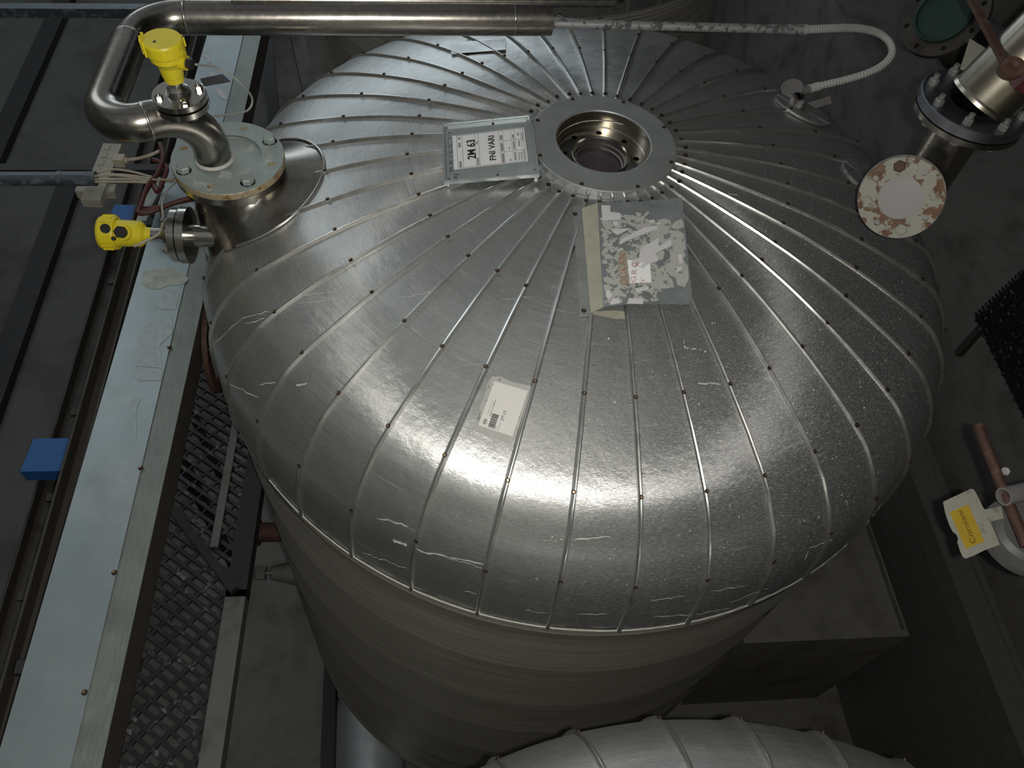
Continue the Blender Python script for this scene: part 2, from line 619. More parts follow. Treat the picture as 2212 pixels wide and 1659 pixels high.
# ------------------------------------------------------------------ writing on a patch of surface
def text_mesh(txt, size=1.0, bold=0.0, spacing=1.0):
    cu = bpy.data.curves.new('lettering', 'FONT')
    cu.body = txt
    cu.size = size
    cu.offset = bold
    cu.space_character = spacing
    cu.resolution_u = 3
    o = bpy.data.objects.new('lettering', cu)
    C.objects.link(o)
    dg = bpy.context.evaluated_depsgraph_get()
    me = o.evaluated_get(dg).to_mesh()
    vs = [v.co.copy() for v in me.vertices]
    fs = [tuple(p.vertices) for p in me.polygons]
    o.evaluated_get(dg).to_mesh_clear()
    bpy.data.objects.remove(o)
    bpy.data.curves.remove(cu)
    return vs, fs


class Patch:
    """bilinear sheet: P(u, v), u along a line of writing, v up the page"""
    def __init__(s, bl, br, tl, tr, up):
        s.c = [Vector(x) for x in (bl, br, tl, tr)]
        s.up = Vector(up).normalized()
        s.W = (s.c[1] - s.c[0]).length
        s.H = (s.c[2] - s.c[0]).length

    def P(s, u, v, h=0.0):
        a, b, c, d = s.c
        return a * (1 - u) * (1 - v) + b * u * (1 - v) + c * (1 - u) * v + d * u * v + s.up * h

    def rect(s, mb, u0, v0, u1, v1, h, t=.0006):
        mb.prism([s.P(u0, v0, h), s.P(u1, v0, h), s.P(u1, v1, h), s.P(u0, v1, h)], t, s.up)

    def text(s, mb, txt, u0, v0, u1, v1, h, bold=0.0, spacing=1.0):
        vs, fs = text_mesh(txt, 1.0, bold, spacing)
        if not vs: return
        x0 = min(v.x for v in vs); x1 = max(v.x for v in vs); y0 = min(v.y for v in vs); y1 = max(v.y for v in vs)
        mb.add([s.P(u0 + (u1 - u0) * (v.x - x0) / (x1 - x0), v0 + (v1 - v0) * (v.y - y0) / max(1e-6, y1 - y0), h) for v in vs], fs)


# ================================================================== the hall
def struct(name, mb, m):
    return tag(mb.build(name, m), kind='structure')


b = MB(); b.box((0, 4.5, -.05), (16, 20, .1)); struct('floor', b, M['concrete2'])
b = MB(); b.box((0, 4.5, 11.05), (16, 20, .1)); struct('ceiling', b, M['wall'])
b = MB(); b.box((-8.05, 4.5, 5.5), (.1, 20, 11.2)); struct('wall_left', b, M['palewall'])
b = MB(); b.box((8.05, 4.5, 5.5), (.1, 20, 11.2)); struct('wall_right', b, M['wall'])
b = MB(); b.box((0, -5.55, 5.5), (16.2, .1, 11.2)); struct('wall_front', b, M['palewall'])
b = MB(); b.box((0, 14.55, 5.5), (16.2, .1, 11.2)); struct('wall_back', b, M['wall'])
for i, (x, z, ww, hh) in enumerate([(-3.4, 8.6, 2.2, 1.7), (-.6, 8.6, 2.4, 1.7), (-.2, 6.2, 2.8, 1.0), (-5.9, 8.6, 1.6, 1.7)]):
    b = MB(); b.box((x, 14.46, z), (ww, .05, hh)); struct('window_or_glow_%d' % (i + 1), b, M['daylight'])
# glowing roof panels over the left half, added to brighten the dome
for i, y in enumerate((-3.6, .2, 4.0, 7.8, 11.6)):
    b = MB(); b.box((-3.3, y, 10.97), (8.4, 3.3, .04)); struct('window_or_glow_%d' % (i + 5), b, M['roofglow'])
# raised concrete floor on the left
b = MB(); b.box((-5.45, 4.5, 1.0), (5.1, 20, 2.0)); struct('trim_1', b, M['concrete'])


# ================================================================== the clad tanks
NS = 40
Z_RIM = 5.032


def seam_az(k):
    return AZ0 + k * R(9)


def build_dome():
    mb = MB()
    pr = [p for p in PROF if p[0] >= .26]
    for k in range(NS):
        a0, a1 = seam_az(k), seam_az(k + 1)
        nu = 6
        bulge = random.uniform(-.001, .002)
        d0 = random.uniform(-.0015, .0015)
        vs = []
        for r, z in pr:
            nn = prof_n(min(r, 1.71))
            for j in range(nu + 1):
                t = j / nu
                a = a0 + (a1 - a0) * t
                # flat across, a little bulged
                ch = r * (.8 + .2 * math.cos((a1 - a0) / 2) / math.cos((t - .5) * (a1 - a0)))
                lift = bulge * math.sin(PI * t) * min(1, r) + d0
                rr = ch + nn[0] * (-DROP + lift)
                zz = z + nn[1] * (-DROP + lift)
                vs.append((rr * math.cos(a), rr * math.sin(a), zz))
        fs = [(i * (nu + 1) + j, i * (nu + 1) + j + 1, (i + 1) * (nu + 1) + j + 1, (i + 1) * (nu + 1) + j) for i in range(len(pr) - 1) for j in range(nu)]
        mb.add(vs, fs, True)
    return mb


def build_shell():
    mb = MB()
    z = Z_RIM
    prof = [(1.698, z + .01), (1.704, z - .003), (1.698, z - .012), (1.697, z - .030), (1.702, z - .036), (1.696, z - .042), (1.692, z - .060), (1.696, z - .066), (1.690, z - .072), (1.687, z - .10), (1.691, z - .106), (1.688, z - .112)]
    for zz in (4.4, 3.8, 3.2, 2.6, 2.0, 1.65):
        if zz == 4.4: prof += [(1.6865, 4.75)]
        prof += [(1.6815, zz + .012), (1.6825, zz), (1.6805, zz - .012)]
    prof += [(1.679, 1.35), (1.688, 1.33), (1.688, 1.28), (1.678, 1.26), (1.62, 1.05), (1.50, .85), (1.25, .68), (.8, .55), (.001, .5)]
    mb.lathe(prof, n=120, sharp=False)
    return mb


def seam_mb(k, r0=.298):
    a = seam_az(k)
    mb = MB()
    pts = [p for p in PROF if p[0] >= r0]
    pts = [(r0, prof_z(r0))] + pts
    w_, h_ = .0095, .013
    td = Vector((-math.sin(a), math.cos(a), 0))
    wob = [random.uniform(-.0006, .0006) for _ in pts]
    secs = []
    for (r, z), wv in zip(pts, wob):
        nn = prof_n(min(r, 1.71))
        n3 = Vector((nn[0] * math.cos(a), nn[0] * math.sin(a), nn[1]))
        base = Vector((r * math.cos(a), r * math.sin(a), z)) - n3 * DROP + td * wv
        secs.append([base + td * x + n3 * y for x, y in ((-w_ * 1.25, 0.0), (-w_, h_ * .40), (-w_ * .5, h_ * .85), (w_ * .0, h_), (w_ * .25, h_), (w_ * .85, h_ * .1), (w_ * 1.1, -.004))])
    for j in range(6):
        vs = []
        for s_ in secs:
            vs += [s_[j], s_[j + 1]]
        mb.add(vs, [(2 * i, 2 * i + 1, 2 * i + 3, 2 * i + 2) for i in range(len(secs) - 1)], True)
    e = secs[-1]
    mb.add(e, [tuple(range(7))])
    return mb


def screw_mb():
    mb = MB()
    mb.lathe([(.0001, 0), (.0095, 0), (.0095, .0022), (.006, .003)], n=14)
    mb.hexa((0, 0, .002), (0, 0, .0085), .0062)
    return mb


screw_me = None


def put_screw(parent, pos, nrm, rootloc, m='screw', scale=1.0):
    global screw_me
    if screw_me is None:
        o = screw_mb().build('screw', M['screw'])
        screw_me = o.data
        screw_me.materials.append(M['screwhead'])
        for pl_ in screw_me.polygons:
            if pl_.center.z > .0080 and len(pl_.vertices) <= 4 and (pl_.center.x ** 2 + pl_.center.y ** 2) < .0036 ** 2: pl_.material_index = 1
    else:
        o = bpy.data.objects.new('screw', screw_me)
        C.objects.link(o)
    o.parent = parent
    o.location = pos
    o.rotation_euler = Vector(nrm).to_track_quat('Z', 'Y').to_euler()
    o.scale = (scale * .85,) * 3
    return o


def collar_mb():
    """round cover plate with a turned-down lip round the opening"""
    mb = MB()
    z = 5.930
    mb.lathe([(.196, z - .055), (.192, z - .002), (.196, z + .002), (.204, z)], n=96, sharp=False)
    mb.lathe([(.204, z), (.297, z - .004)], n=96)
    mb.lathe([(.297, z - .004), (.3015, z - .007), (.3015, z - .028), (.312, z - .032)], n=96, sharp=True)
    return mb


TANK_LABEL = 'large aluminium-clad tank with fan of raised seams and round opening, filling the middle'
tank = empty('storage_tank', TC.copy(), TANK_LABEL, 'tank')
tank.rotation_euler = (0, 0, 0)
dome = build_dome().build('dome_cladding', M['clad'], tank)
shell = build_shell().build('shell_cladding', M['shell'], tank)
seams = []
HID = set()
front = [0, 1, 2, 3, 4, 5, 6, 7, 8, 9, 10, 11, 12]
extra = MB()


def extra_screw(p, n):
    q = Vector(n).to_track_quat('Z', 'Y').to_matrix()
    s = screw_mb()
    extra.add([q @ Vector(v) + Vector(p) for v in s.v], s.f, True)


for k in range(NS):
    s_ = seam_mb(k).build('seam_strip', M['seam'], tank)
    seams.append(s_)
    kk = k if k <= 20 else k - 40
    rows = []
    for ri, r in enumerate((.345, .787, 1.124, 1.441, 1.668)):
        vis = {0: kk in range(-20, 21, 3) or kk in (4, 5, 6, 10, 11, 12), 1: kk not in (7, 8, 9, 10, 6), 2: kk in range(-8, 14), 3: kk in range(0, 12), 4: kk in range(0, 12)}[ri]
        if ri == 1 and kk in (6, 7, 8, 9, 10): continue
        if ri == 0 and kk in (-4, -3, -2, -1, 0): continue
        js = random.uniform(-.006, .006)
        pos, nrm = on_dome(seam_az(k) + random.uniform(-.004, .002) / max(r, .4), r + js, .0125)
        if vis: put_screw(s_, pos, nrm, None)
        else: extra_screw(pos, nrm)
e_ = extra.build('screw', M['screw'], tank)
e_['kind'] = 'stuff'
# legs of the tank
for a in (0.6, 2.2, 3.7, 5.3):
    mb = MB()
    mb.cyl((1.35 * math.cos(a), 1.35 * math.sin(a), 0.0), (1.35 * math.cos(a), 1.35 * math.sin(a), .95), .09, 20)
    mb.box((1.35 * math.cos(a), 1.35 * math.sin(a), .01), (.28, .28, .02))
    mb.build('leg', M['midsteel'], tank)

# ---- neighbours: copies of the tank before its fittings are added
col_o = collar_mb().build('collar_plate', M['collar'], tank)


def copy_tank(loc, label, rot):
    r = tank.copy(); C.objects.link(r)
    r.location = loc
    r.rotation_euler = (0, 0, rot)
    r['label'] = label
    for ch in list(tank.children):
        c = ch.copy(); C.objects.link(c); c.parent = r
    return r


t2 = copy_tank((.765, -1.11, 0), 'seamed aluminium tank dome at the bottom edge of the picture, nearest to the viewer', R(1.6))
t3 = copy_tank((.80, 6.75, 0), 'dark clad tank behind the large one, cut off by the top edge', R(3.0))
for t_ in (t2, t3):
    mb = MB()
    mb.lathe([(.0001, 5.915), (.22, 5.915), (.22, 5.90)], n=48)
    mb.build('cover_plate', M['collar'], t_)

# ---- access opening of the main tank (local coordinates)
z0 = 5.930
mb = MB()
mb.lathe([(.190, z0 - .004), (.190, z0 - .075)], n=96)
mb.lathe([(.190, z0 - .075), (.186, z0 - .079)], n=96)
neck = mb.build('access_neck', M['neck'], tank)
mb = MB()


def circ(cx, cy, r, z, n):
    return [(cx + r * math.cos(2 * PI * i / n), cy + r * math.sin(2 * PI * i / n), z) for i in range(n)]


holes = [circ(0, 0, .118, z0 - .079, 64)]
HA = [R(85 + 45 * i) for i in range(8)]
for a in HA:
    holes.append(circ(.150 * math.cos(a), .150 * math.sin(a), .0125, z0 - .079, 14))
mb.prism(circ(0, 0, .1895, z0 - .079, 96), .03, (0, 0, 1), holes)
mb.build('inner_flange', M['polished'], tank)
mb = MB()
mb.lathe([(.118, z0 - .079), (.122, z0 - .072), (.116, z0 - .070), (.112, z0 - .078), (.110, z0 - .098), (.104, z0 - .100), (.102, z0 - .115), (.0955, z0 - .118), (.0955, z0 - .17)], n=80)
mb.build('seal_ring', M['polished'], tank)
mb = MB(); mb.lathe([(.0001, z0 - .135), (.108, z0 - .135)], n=64); mb.lathe([(.0001, z0 - .15), (.19, z0 - .15)], n=64)
mb.build('closing_disc', M['darkpurple'], tank)
for i in range(8):
    a = R(20 + 45 * i)
    put_screw(col_o, Vector((.286 * math.cos(a), .286 * math.sin(a), z0 - .003)), (0, 0, 1), None)


# dried white drips on the sheet, laid where they ran
def ribbon(mb, pxs, width, base=None, off=.0012):
    pts = [dome_hit(x, y, off) for x, y in pxs]
    n = len(pts)
    vs = []
    for i, (p, nr) in enumerate(pts):
        t = (pts[min(i + 1, n - 1)][0] - pts[max(i - 1, 0)][0]).normalized()
        sd = nr.cross(t).normalized()
        w2 = width * (.35 + .65 * random.random()) * (.4 if i in (0, n - 1) else 1) / 2
        vs += [p + sd * w2, p - sd * w2]
    vs = [v - TC for v in vs]
    mb.add(vs, [(2 * i, 2 * i + 1, 2 * i + 3, 2 * i + 2) for i in range(n - 1)])


def wob(p0, p1, n=9, amp=2.0):
    out = []
    for i in range(n):
        t = i / (n - 1)
        out.append((p0[0] + (p1[0] - p0[0]) * t + random.uniform(-amp, amp), p0[1] + (p1[1] - p0[1]) * t + random.uniform(-amp, amp)))
    return out


mb = MB()
drips = [((815, 1118), (882, 1136), .006), ((850, 1166), (880, 1180), .018), ((892, 1186), (965, 1203), .009), ((960, 1202), (1046, 1220), .006), ((965, 1205), (1040, 1226), .004),
         ((786, 1193), (830, 1212), .007), ((826, 1208), (880, 1230), .006), ((1175, 1168), (1216, 1166), .004), ((1242, 1166), (1318, 1160), .006), ((1006, 1276), (1028, 1283), .006),
         ((1137, 1318), (1182, 1326), .006), ((1246, 1327), (1315, 1326), .005), ((1403, 1298), (1480, 1287), .005), ((1412, 1333), (1505, 1328), .008), ((1505, 1328), (1575, 1314), .007),
         ((1575, 1302), (1660, 1270), .010), ((1536, 1278), (1615, 1264), .005), ((1746, 1186), (1800, 1166), .006), ((1745, 1190), (1738, 1210), .008),
         ((590, 1075), (700, 1170), .004), ((1480, 1146), (1522, 1143), .004), ((1505, 828), (1560, 830), .006), ((1475, 752), (1515, 755), .005), ((1478, 730), (1480, 752), .004),
         ((1536, 415), (1600, 420), .006), ((1550, 460), (1600, 458), .004), ((1625, 525), (1660, 530), .004), ((520, 690), (580, 672), .006), ((530, 700), (585, 682), .005),
         ((640, 638), (800, 625), .004), ((640, 655), (790, 640), .004), ((640, 834), (662, 828), .009), ((485, 826), (560, 860), .005), ((560, 830), (610, 824), .004),
         ((855, 645), (950, 628), .003), ((1080, 650), (1150, 640), .002), ((1000, 790), (1045, 785), .002), ((450, 755), (520, 690), .005), ((1420, 1072), (1495, 1046), .002)]
for a_, b_, w_ in drips:
    ribbon(mb, wob(a_, b_), w_)
for _ in range(90):
    x, y = random.uniform(1150, 1900), random.uniform(450, 1300)
    p, nr = dome_hit(x, y, .001)
    if (p - TC).xy.length > 1.69: continue
    r_ = random.uniform(.001, .0035)
    u = nr.orthogonal().normalized(); v = nr.cross(u)
    vs = [p - TC + u * math.cos(q) * r_ * 1.4 + v * math.sin(q) * r_ for q in [2 * PI * i / 7 for i in range(7)]]
    mb.add(vs, [tuple(range(7))])
o = mb.build('dried_splash', M['splash'], tank)
o['kind'] = 'stuff'; o['label'] = 'dried white drips and drops'
# chalky crust along the lower rim of the dome
mb = MB()
random.seed(21)
for k0_, k1_, hh in ((9.2, 12.6, .030), (7.2, 9.6, .012), (5.2, 7.4, .008), (2.2, 5.4, .007), (12.7, 14.2, .018)):
    nn_ = int((k1_ - k0_) * 26)
    vs = []
    for i in range(nn_):
        a = seam_az(k0_ + (k1_ - k0_) * i / (nn_ - 1))
        e_w = hh * (.12 + .88 * abs(noise.noise(Vector((i * .16, k0_, 0)))) * 1.6)
        r_ = 1.7045
        vs += [(r_ * math.cos(a), r_ * math.sin(a), 5.036 + e_w), ((r_ + .004) * math.cos(a), (r_ + .004) * math.sin(a), 5.036 - e_w * .25)]
    mb.add(vs, [(2 * i, 2 * i + 1, 2 * i + 3, 2 * i + 2) for i in range(nn_ - 1)])
o = mb.build('rim_crust', M['splash'], tank)
o['kind'] = 'stuff'
random.seed(5)
# white run inside the neck
mb = MB()
rn = []
for i in range(22):
    a = R(172 - 118 * i / 21)
    zz = z0 - .028 - .02 * math.sin(i / 21 * PI) + (0.03 if False else 0) - .018 * abs(i / 21 - .55)
    rn.append((Vector((.1885 * math.cos(a), .1885 * math.sin(a), zz)), .0018 + .0010 * random.random()))
vs = []
for p, h in rn:
    vs += [p + Vector((0, 0, h)), p - Vector((0, 0, h))]
mb.add(vs, [(2 * i, 2 * i + 1, 2 * i + 3, 2 * i + 2) for i in range(len(rn) - 1)])
mb.build('dried_drip', M['splash'], tank)

# lifted flap of sheet near the back edge
mb = MB()
fq = [dome_hit(x, y, .012)[0] - TC for x, y in ((972, 92), (1092, 84), (1092, 107), (975, 116))]
mb.prism(fq, .002, (0, .3, 1))
mb.build('loose_flap', M['clad'], tank)
mb = MB()
fq = [dome_hit(x, y, .004)[0] - TC for x, y in ((978, 114), (1092, 106), (1092, 109), (1000, 119))]
mb.prism(fq, .002, (0, .3, 1))
mb.build('flap_shade', M['black'], tank)  # black strip stands in for the shade under the lifted flap

# ---- manway nozzle with bolted flange on the left shoulder
FC = Vector((-.768, 2.655, 0)) - TC
FZ = 5.80
mb = MB()
n = 72


def skirt_foot(th):
    rr = .19 + .18 * ((1 + math.cos(th - R(25))) / 2) ** .7
    x, y = FC.x + rr * math.cos(th), FC.y + rr * math.sin(th)
    r = math.hypot(x, y)
    z = prof_z(r) - .012 if r < 1.70 else 5.19
    return Vector((x, y, z))


vs = []
for j in range(11):
    t = j / 10
    for i in range(n):
        th = 2 * PI * i / n
        tp = Vector((FC.x + .172 * math.cos(th), FC.y + .172 * math.sin(th), 5.735))
        ft = skirt_foot(th)
        q = tp.lerp(ft, t ** 1.9)
        q.z = tp.z + (ft.z - tp.z) * t ** .8
        vs.append(q)
mb.add(vs, [(j * n + i, j * n + (i + 1) % n, (j + 1) * n + (i + 1) % n, (j + 1) * n + i) for j in range(10) for i in range(n)], True)
mb.build('nozzle_skirt', M['steel'], tank)
mb = MB()
mb.tube([skirt_foot(R(-85 + 205 * i / 60)) + Vector((0, 0, .006)) for i in range(61)], .0055, 8)
mb.build('skirt_bead', M['seam'], tank)
mb = MB(); mb.lathe([(.165, 5.735), (.214, 5.735), (.214, 5.762), (.165, 5.762)], FC, n=72)
fl = mb.build('nozzle_flange', M['polished'], tank)
mb = MB(); mb.lathe([(.19, 5.762), (.204, 5.762), (.204, 5.768)], FC, n=72)
mb.build('gasket', M['black'], tank)
mb = MB(); mb.lathe([(.0001, 5.768), (.2185, 5.768), (.2185, 5.794), (.2165, 5.797), (.132, 5.797), (.130, 5.780)], FC, n=72)
fe = mb.build('flange_rim', M['flangerust'], tank)
fe['label'] = 'rust-stained brassy flange rim'
mb = MB()
b0_ = at(590, 300, 5.81) - TC - FC
b0_ = math.atan2(b0_.y, b0_.x)
BA = [b0_ + R(90 * i) for i in range(4)]
HO = [circ(FC.x + .180 * math.cos(a + R(45)), FC.y + .180 * math.sin(a + R(45)), .0155, FZ + .002, 18) for a in BA]
HO.append(circ(FC.x, FC.y, .130, FZ + .002, 64))
mb.prism(circ(FC.x, FC.y, .2165, FZ + .002, 72), .007, (0, 0, 1), HO)
fc_o = mb.build('manway_flange', M['flangegrey'], tank)
mb = MB(); mb.lathe([(.0001, FZ - .014), (.124, FZ - .014), (.130, FZ - .016), (.130, FZ + .002)], FC, n=64)
mb.build('manway_cover', M['flangegrey'], tank)
for a in BA:
    bx, by = FC.x + .180 * math.cos(a), FC.y + .180 * math.sin(a)
    mb = MB()
    mb.lathe([(.0001, FZ + .002), (.029, FZ + .002), (.029, FZ + .006)], (bx, by, 0), n=18)
    mb.hexa((bx, by, FZ + .005), (bx, by, FZ + .030), .0255, a)
    mb.build('bolt', M['flangegrey'], fc_o)
    mb = MB()
    mb.hexa((bx, by, 5.708), (bx, by, 5.736), .024, a)
    mb.build('nut', M['flangegrey'], fl)
# side manway low on the left of the shell
mb = MB()
sm = Vector((-1.0, 2.62, 4.62)) - TC
mb.lathe([(.20, -.1), (.20, .04), (.245, .04), (.245, .065), (.20, .068), (.0001, .07)], sm, (-1, -.03, 0), n=56)
mb.build('side_manway', M['rust'], tank)
# low branch and sampling cock on the left of the shell
mb = MB()
p0 = at(615, 1150, 3.1); p1 = at(562, 1150, 3.1)
mb.cyl(p0 + Vector((.12, 0, 0)) - TC, p1 - TC, .062, 24)
mb.cyl(p1 - TC, p1 + Vector((-.02, 0, 0)) - TC, .085, 24)
mb.build('side_branch', M['rust'], tank)
mb = MB()
p0 = at(650, 1238, 2.9) - TC; p1 = at(590, 1238, 2.9) - TC; p2 = at(575, 1238, 2.9) - TC; p3 = at(552, 1237, 2.9) - TC
mb.cyl(p0, p1, .085, 20, .045)
mb.cyl(p1, p2, .014, 12)
mb.hexa(p2, p3, .05)
mb.build('sampling_cock', M['midsteel'], tank)

# small raised fitting plate with the vent socket, right shoulder
vp, vn = dome_hit(1716, 232, .0)
mb = MB()
vs = [vp - TC + vn * .006]
u = Vector((1, 0, 0)); u = (u - vn * u.dot(vn)).normalized(); v = vn.cross(u)
ring1 = [vp - TC + Vector((.035, -.02, 0)) + vn * .006 + (u * math.cos(2 * PI * i / 40) * .15 + v * math.sin(2 * PI * i / 40) * .12) for i in range(40)]
mb.prism(ring1, .012, vn)
mb.build('fitting_plate', M['clad'], tank)
vp2, vn2 = dome_hit(1856, 380, .0)
mb = MB()
mb.lathe([(.10, -.03), (.10, .010), (.092, .013), (.0001, .013)], vp2 - TC, vn2, n=40)
mb.build('blank_stub', M['clad'], tank)

# ================================================================== the big vent pipe
PO = .069
vent = empty('vent_pipe', (-.82, 2.645, 5.80), 'thick stainless pipe rising from bolted flange, bending round to run along top', 'pipe')
path = fillet([(-.82, 2.645, 5.80), (-.82, 2.645, 6.05), (-1.155, 2.44, 6.05), (-1.135, 3.20, 6.05), (.565, 3.31, 6.05)], .20, 14)
mb = MB()
mb.tube(path, PO, 40, caps=False)
mb.tube([path[-1], path[-1] - (path[-1] - path[-2]).normalized() * .4], PO - .004, 32, caps=False)
e = path[-1]; ed = (path[-1] - path[-2]).normalized()
mb.lathe([(PO - .004, 0), (PO, 0)], e, ed, n=40)
part(mb, 'pipe_body', M['steel'], vent)
for i_, pos in ((0, 14), (1, 15), (2, 29), (3, 30), (4, 44)):
    pass
weld_at = [path[15], path[16], path[30], path[31], path[45]]
for j in (16, 31, 45):
    j = min(j, len(path) - 2)
    p = path[j]; t = (path[j + 1] - path[j - 1]).normalized()
    mb = MB()
    mb.lathe([(PO, -.005), (PO + .0022, -.003), (PO + .0022, .003), (PO, .005)], p, t, n=40, sharp=False)
    part(mb, 'weld_ring', M['polished'], vent)
mb = MB()
mb.lathe([(PO, -.004), (PO + .002, 0), (PO, .004)], path[-1] + (path[-2] - path[-1]).normalized() * .165, ed, n=40, sharp=False)
part(mb, 'weld_ring', M['polished'], vent)
mb = MB(); mb.lathe([(PO, .0), (PO + .008, .004), (PO, .014)], (-.82, 2.645, 5.796), (0, 0, 1), n=40)
part(mb, 'weld_bead', M['splash'], vent)
# instrument stub on the elbow
SX, SY = at(388, 205, 6.165)[:2]
mb = MB(); mb.cyl((SX, SY, 6.08), (SX, SY, 6.14), .036, 24)
mb.lathe([(.036, 6.122), (.094, 6.122), (.094, 6.144), (.036, 6.144)], (SX, SY, 0), n=48)
part(mb, 'instrument_stub', M['polished'], vent)
for i in range(4):
    a = R(40 + 90 * i)
    mb = MB(); bx, by = SX + .070 * math.cos(a), SY + .070 * math.sin(a)
    mb.hexa((bx, by, 6.106), (bx, by, 6.123), .015)
    part(mb, 'bolt', M['polished'], vent)


# ================================================================== yellow level transmitters
def transmitter(name, o3, ax, side, label, s=1.0, squat=False):
    """flange, neck and ribbed yellow housing built along ax from o3; side: direction of the cable glands"""
    root = empty(name, Vector(o3), label, 'level sensor')
    ax = Vector(ax).normalized()
    side = Vector(side); side = (side - ax * side.dot(ax)).normalized()
    th = ax.cross(side)
    o3 = Vector(o3)
    P = lambda h, a=0.0, b_=0.0: o3 + ax * h * s + side * a * s + th * b_ * s
    mb = MB(); mb.lathe([(.0001, 0), (.076 * s, 0), (.076 * s, .006 * s)], o3, ax, n=48); part(mb, 'gasket', M['black'], root)
    mb = MB(); mb.lathe([(.0001, .005 * s), (.086 * s, .005 * s), (.086 * s, .026 * s), (.083 * s, .028 * s), (.040 * s, .028 * s), (.034 * s, .05 * s), (.021 * s, .062 * s), (.021 * s, .095 * s), (.0001, .095 * s)], o3, ax, n=56)
    flg = part(mb, 'flange', M['polished'], root)
    for i in range(4):
        a = R(40 + 90 * i)
        d = side * math.cos(a) * .064 * s + th * math.sin(a) * .064 * s
        mb = MB(); mb.hexa(o3 + d + ax * .027 * s, o3 + d + ax * .043 * s, .0135 * s, .3); mb.cyl(o3 + d + ax * .04 * s, o3 + d + ax * .05 * s, .0075 * s, 10)
        part(mb, 'bolt', M['polished'], flg)
    mb = MB()
    if squat:
        mb.lathe([(.0001, .085 * s), (.020 * s, .085 * s), (.022 * s, .112 * s), (.034 * s, .120 * s), (.041 * s, .130 * s), (.043 * s, .21 * s), (.0001, .21 * s)], o3, ax, n=40)
        mb.cyl(P(.165, .02), P(.165, .052), .024 * s, 20)
    else:
      mb.lathe([(.0001, .085 * s), (.031 * s, .085 * s), (.032 * s, .105 * s), (.034 * s, .108 * s), (.037 * s, .15 * s), (.046 * s, .168 * s), (.052 * s, .176 * s), (.048 * s, .21 * s), (.0001, .21 * s)], o3, ax, n=40)
      mb.cyl(P(.165, .02), P(.165, .062), .025 * s, 20)
      mb.cyl(P(.20, .03), P(.20, .062), .013 * s, 16)
      mb.bar(P(.115, -.0), P(.165, .046), .024 * s, .024 * s, th)
    part(mb, 'housing', M['yellow'], root)
    mb = MB()
    LR = 1.0 if squat else 1.15
    mb.lathe([(.0001, .198 * s), (.051 * s * LR, .198 * s), (.053 * s * LR, .205 * s), (.053 * s * LR, .243 * s), (.050 * s * LR, .250 * s), (.0001, .250 * s)], o3, ax, n=44)
    for i in range(20):
        a = 2 * PI * i / 20
        if i % 7 in (0, 1): continue
        d = side * math.cos(a) + th * math.sin(a)
        mb.bar(o3 + d * .0535 * s * LR + ax * .206 * s, o3 + d * .0535 * s * LR + ax * (.262 if 9 < i < 15 else .238) * s, .005 * s, .008 * s, d)
    lid = part(mb, 'lid', M['yellow'], root)
    mb = MB(); q = P(.250, -.012, -.022); mb.cyl(q, q + ax * .0012 * s, .0055 * s, 12)
    part(mb, 'lid_mark', M['black'], lid)
    mb = MB(); mb.cyl(P(.165, .058), P(.165, .080), .017 * s, 16); mb.hexa(P(.165, .066), P(.165, .078), .02 * s)
    part(mb, 'cable_gland', M['black'], root)
    return root, P


tr1, P1 = transmitter('level_transmitter', (SX, SY, 6.146), (-.03, .02, 1), (1, -.25, 0), 'yellow level sensor standing upright on the steel pipe elbow beside the bolted flange', 1.10)
mb = MB()
a_ = P1(.165, .08); b_ = at(545, 225, 5.6)
tr1.scale = (.98, .98, .84)
gl = P1(.165 * .84, .088)
mb.tube(smooth_path([gl, at(465, 145, 6.22), at(500, 163, 6.17), at(530, 190, 6.1), at(545, 215, 6.0), at(535, 238, 5.95), at(500, 247, 5.9), at(455, 252, 5.85), at(440, 262, 5.85)], 8), .0042, 8)
tag(mb.build('signal_cable', M['clear']), 'thin pale cable looping right from the upright yellow sensor', 'cable')
mb = MB()
q = [at(432, 170, 6.25), at(480, 160, 6.27), at(499, 177, 6.25), at(440, 187, 6.22)]
nn = (q[1] - q[0]).cross(q[3] - q[0]).normalized()
if nn.z < 0: nn = -nn
mb.prism(q, .0015, nn)
tag(mb.build('metal_tag', M['purplesteel']), 'small grey blank metal tag hanging at the upright yellow sensor', 'tag')
# side transmitter
o2 = Vector(at(395, 508, 5.5))
mb = MB()
tr2, P2 = transmitter('level_transmitter', o2, (-1, .03, 0), (.1, -.55, .6), 'yellow level sensor lying sideways at the left edge of the large tank', 1.30, True)
stub = MB()
stub.lathe([(.0001, 0), (.117, 0), (.117, .032), (.046, .034), (.043, .30)], o2, (1, -.03, 0), n=48)
# belongs to the tank shell
s_o = stub.build('side_stub', M['polished'], tank); s_o.location = -TC
mb = MB()
mb.cyl(P2(.215, .055, .01), P2(.215, .062, .01), .019, 18)
mb.cyl(P2(.19, .058, -.02), P2(.19, .064, -.02), .009, 14)
part(mb, 'gland_plug', M['black'], tr2)
mb = MB()
g2 = P2(.17, .09)
mb.tube(smooth_path([at(290, 532, 5.62), at(315, 520, 5.64), at(345, 502, 5.6), at(352, 470, 5.5), at(350, 440, 5.42), at(362, 410, 5.3), at(378, 391, 5.2), at(330, 388, 5.1)], 8), .005, 8)
tag(mb.build('signal_cable', M['cable']), 'cream cable from the sideways yellow sensor up past the bolted flange', 'cable')

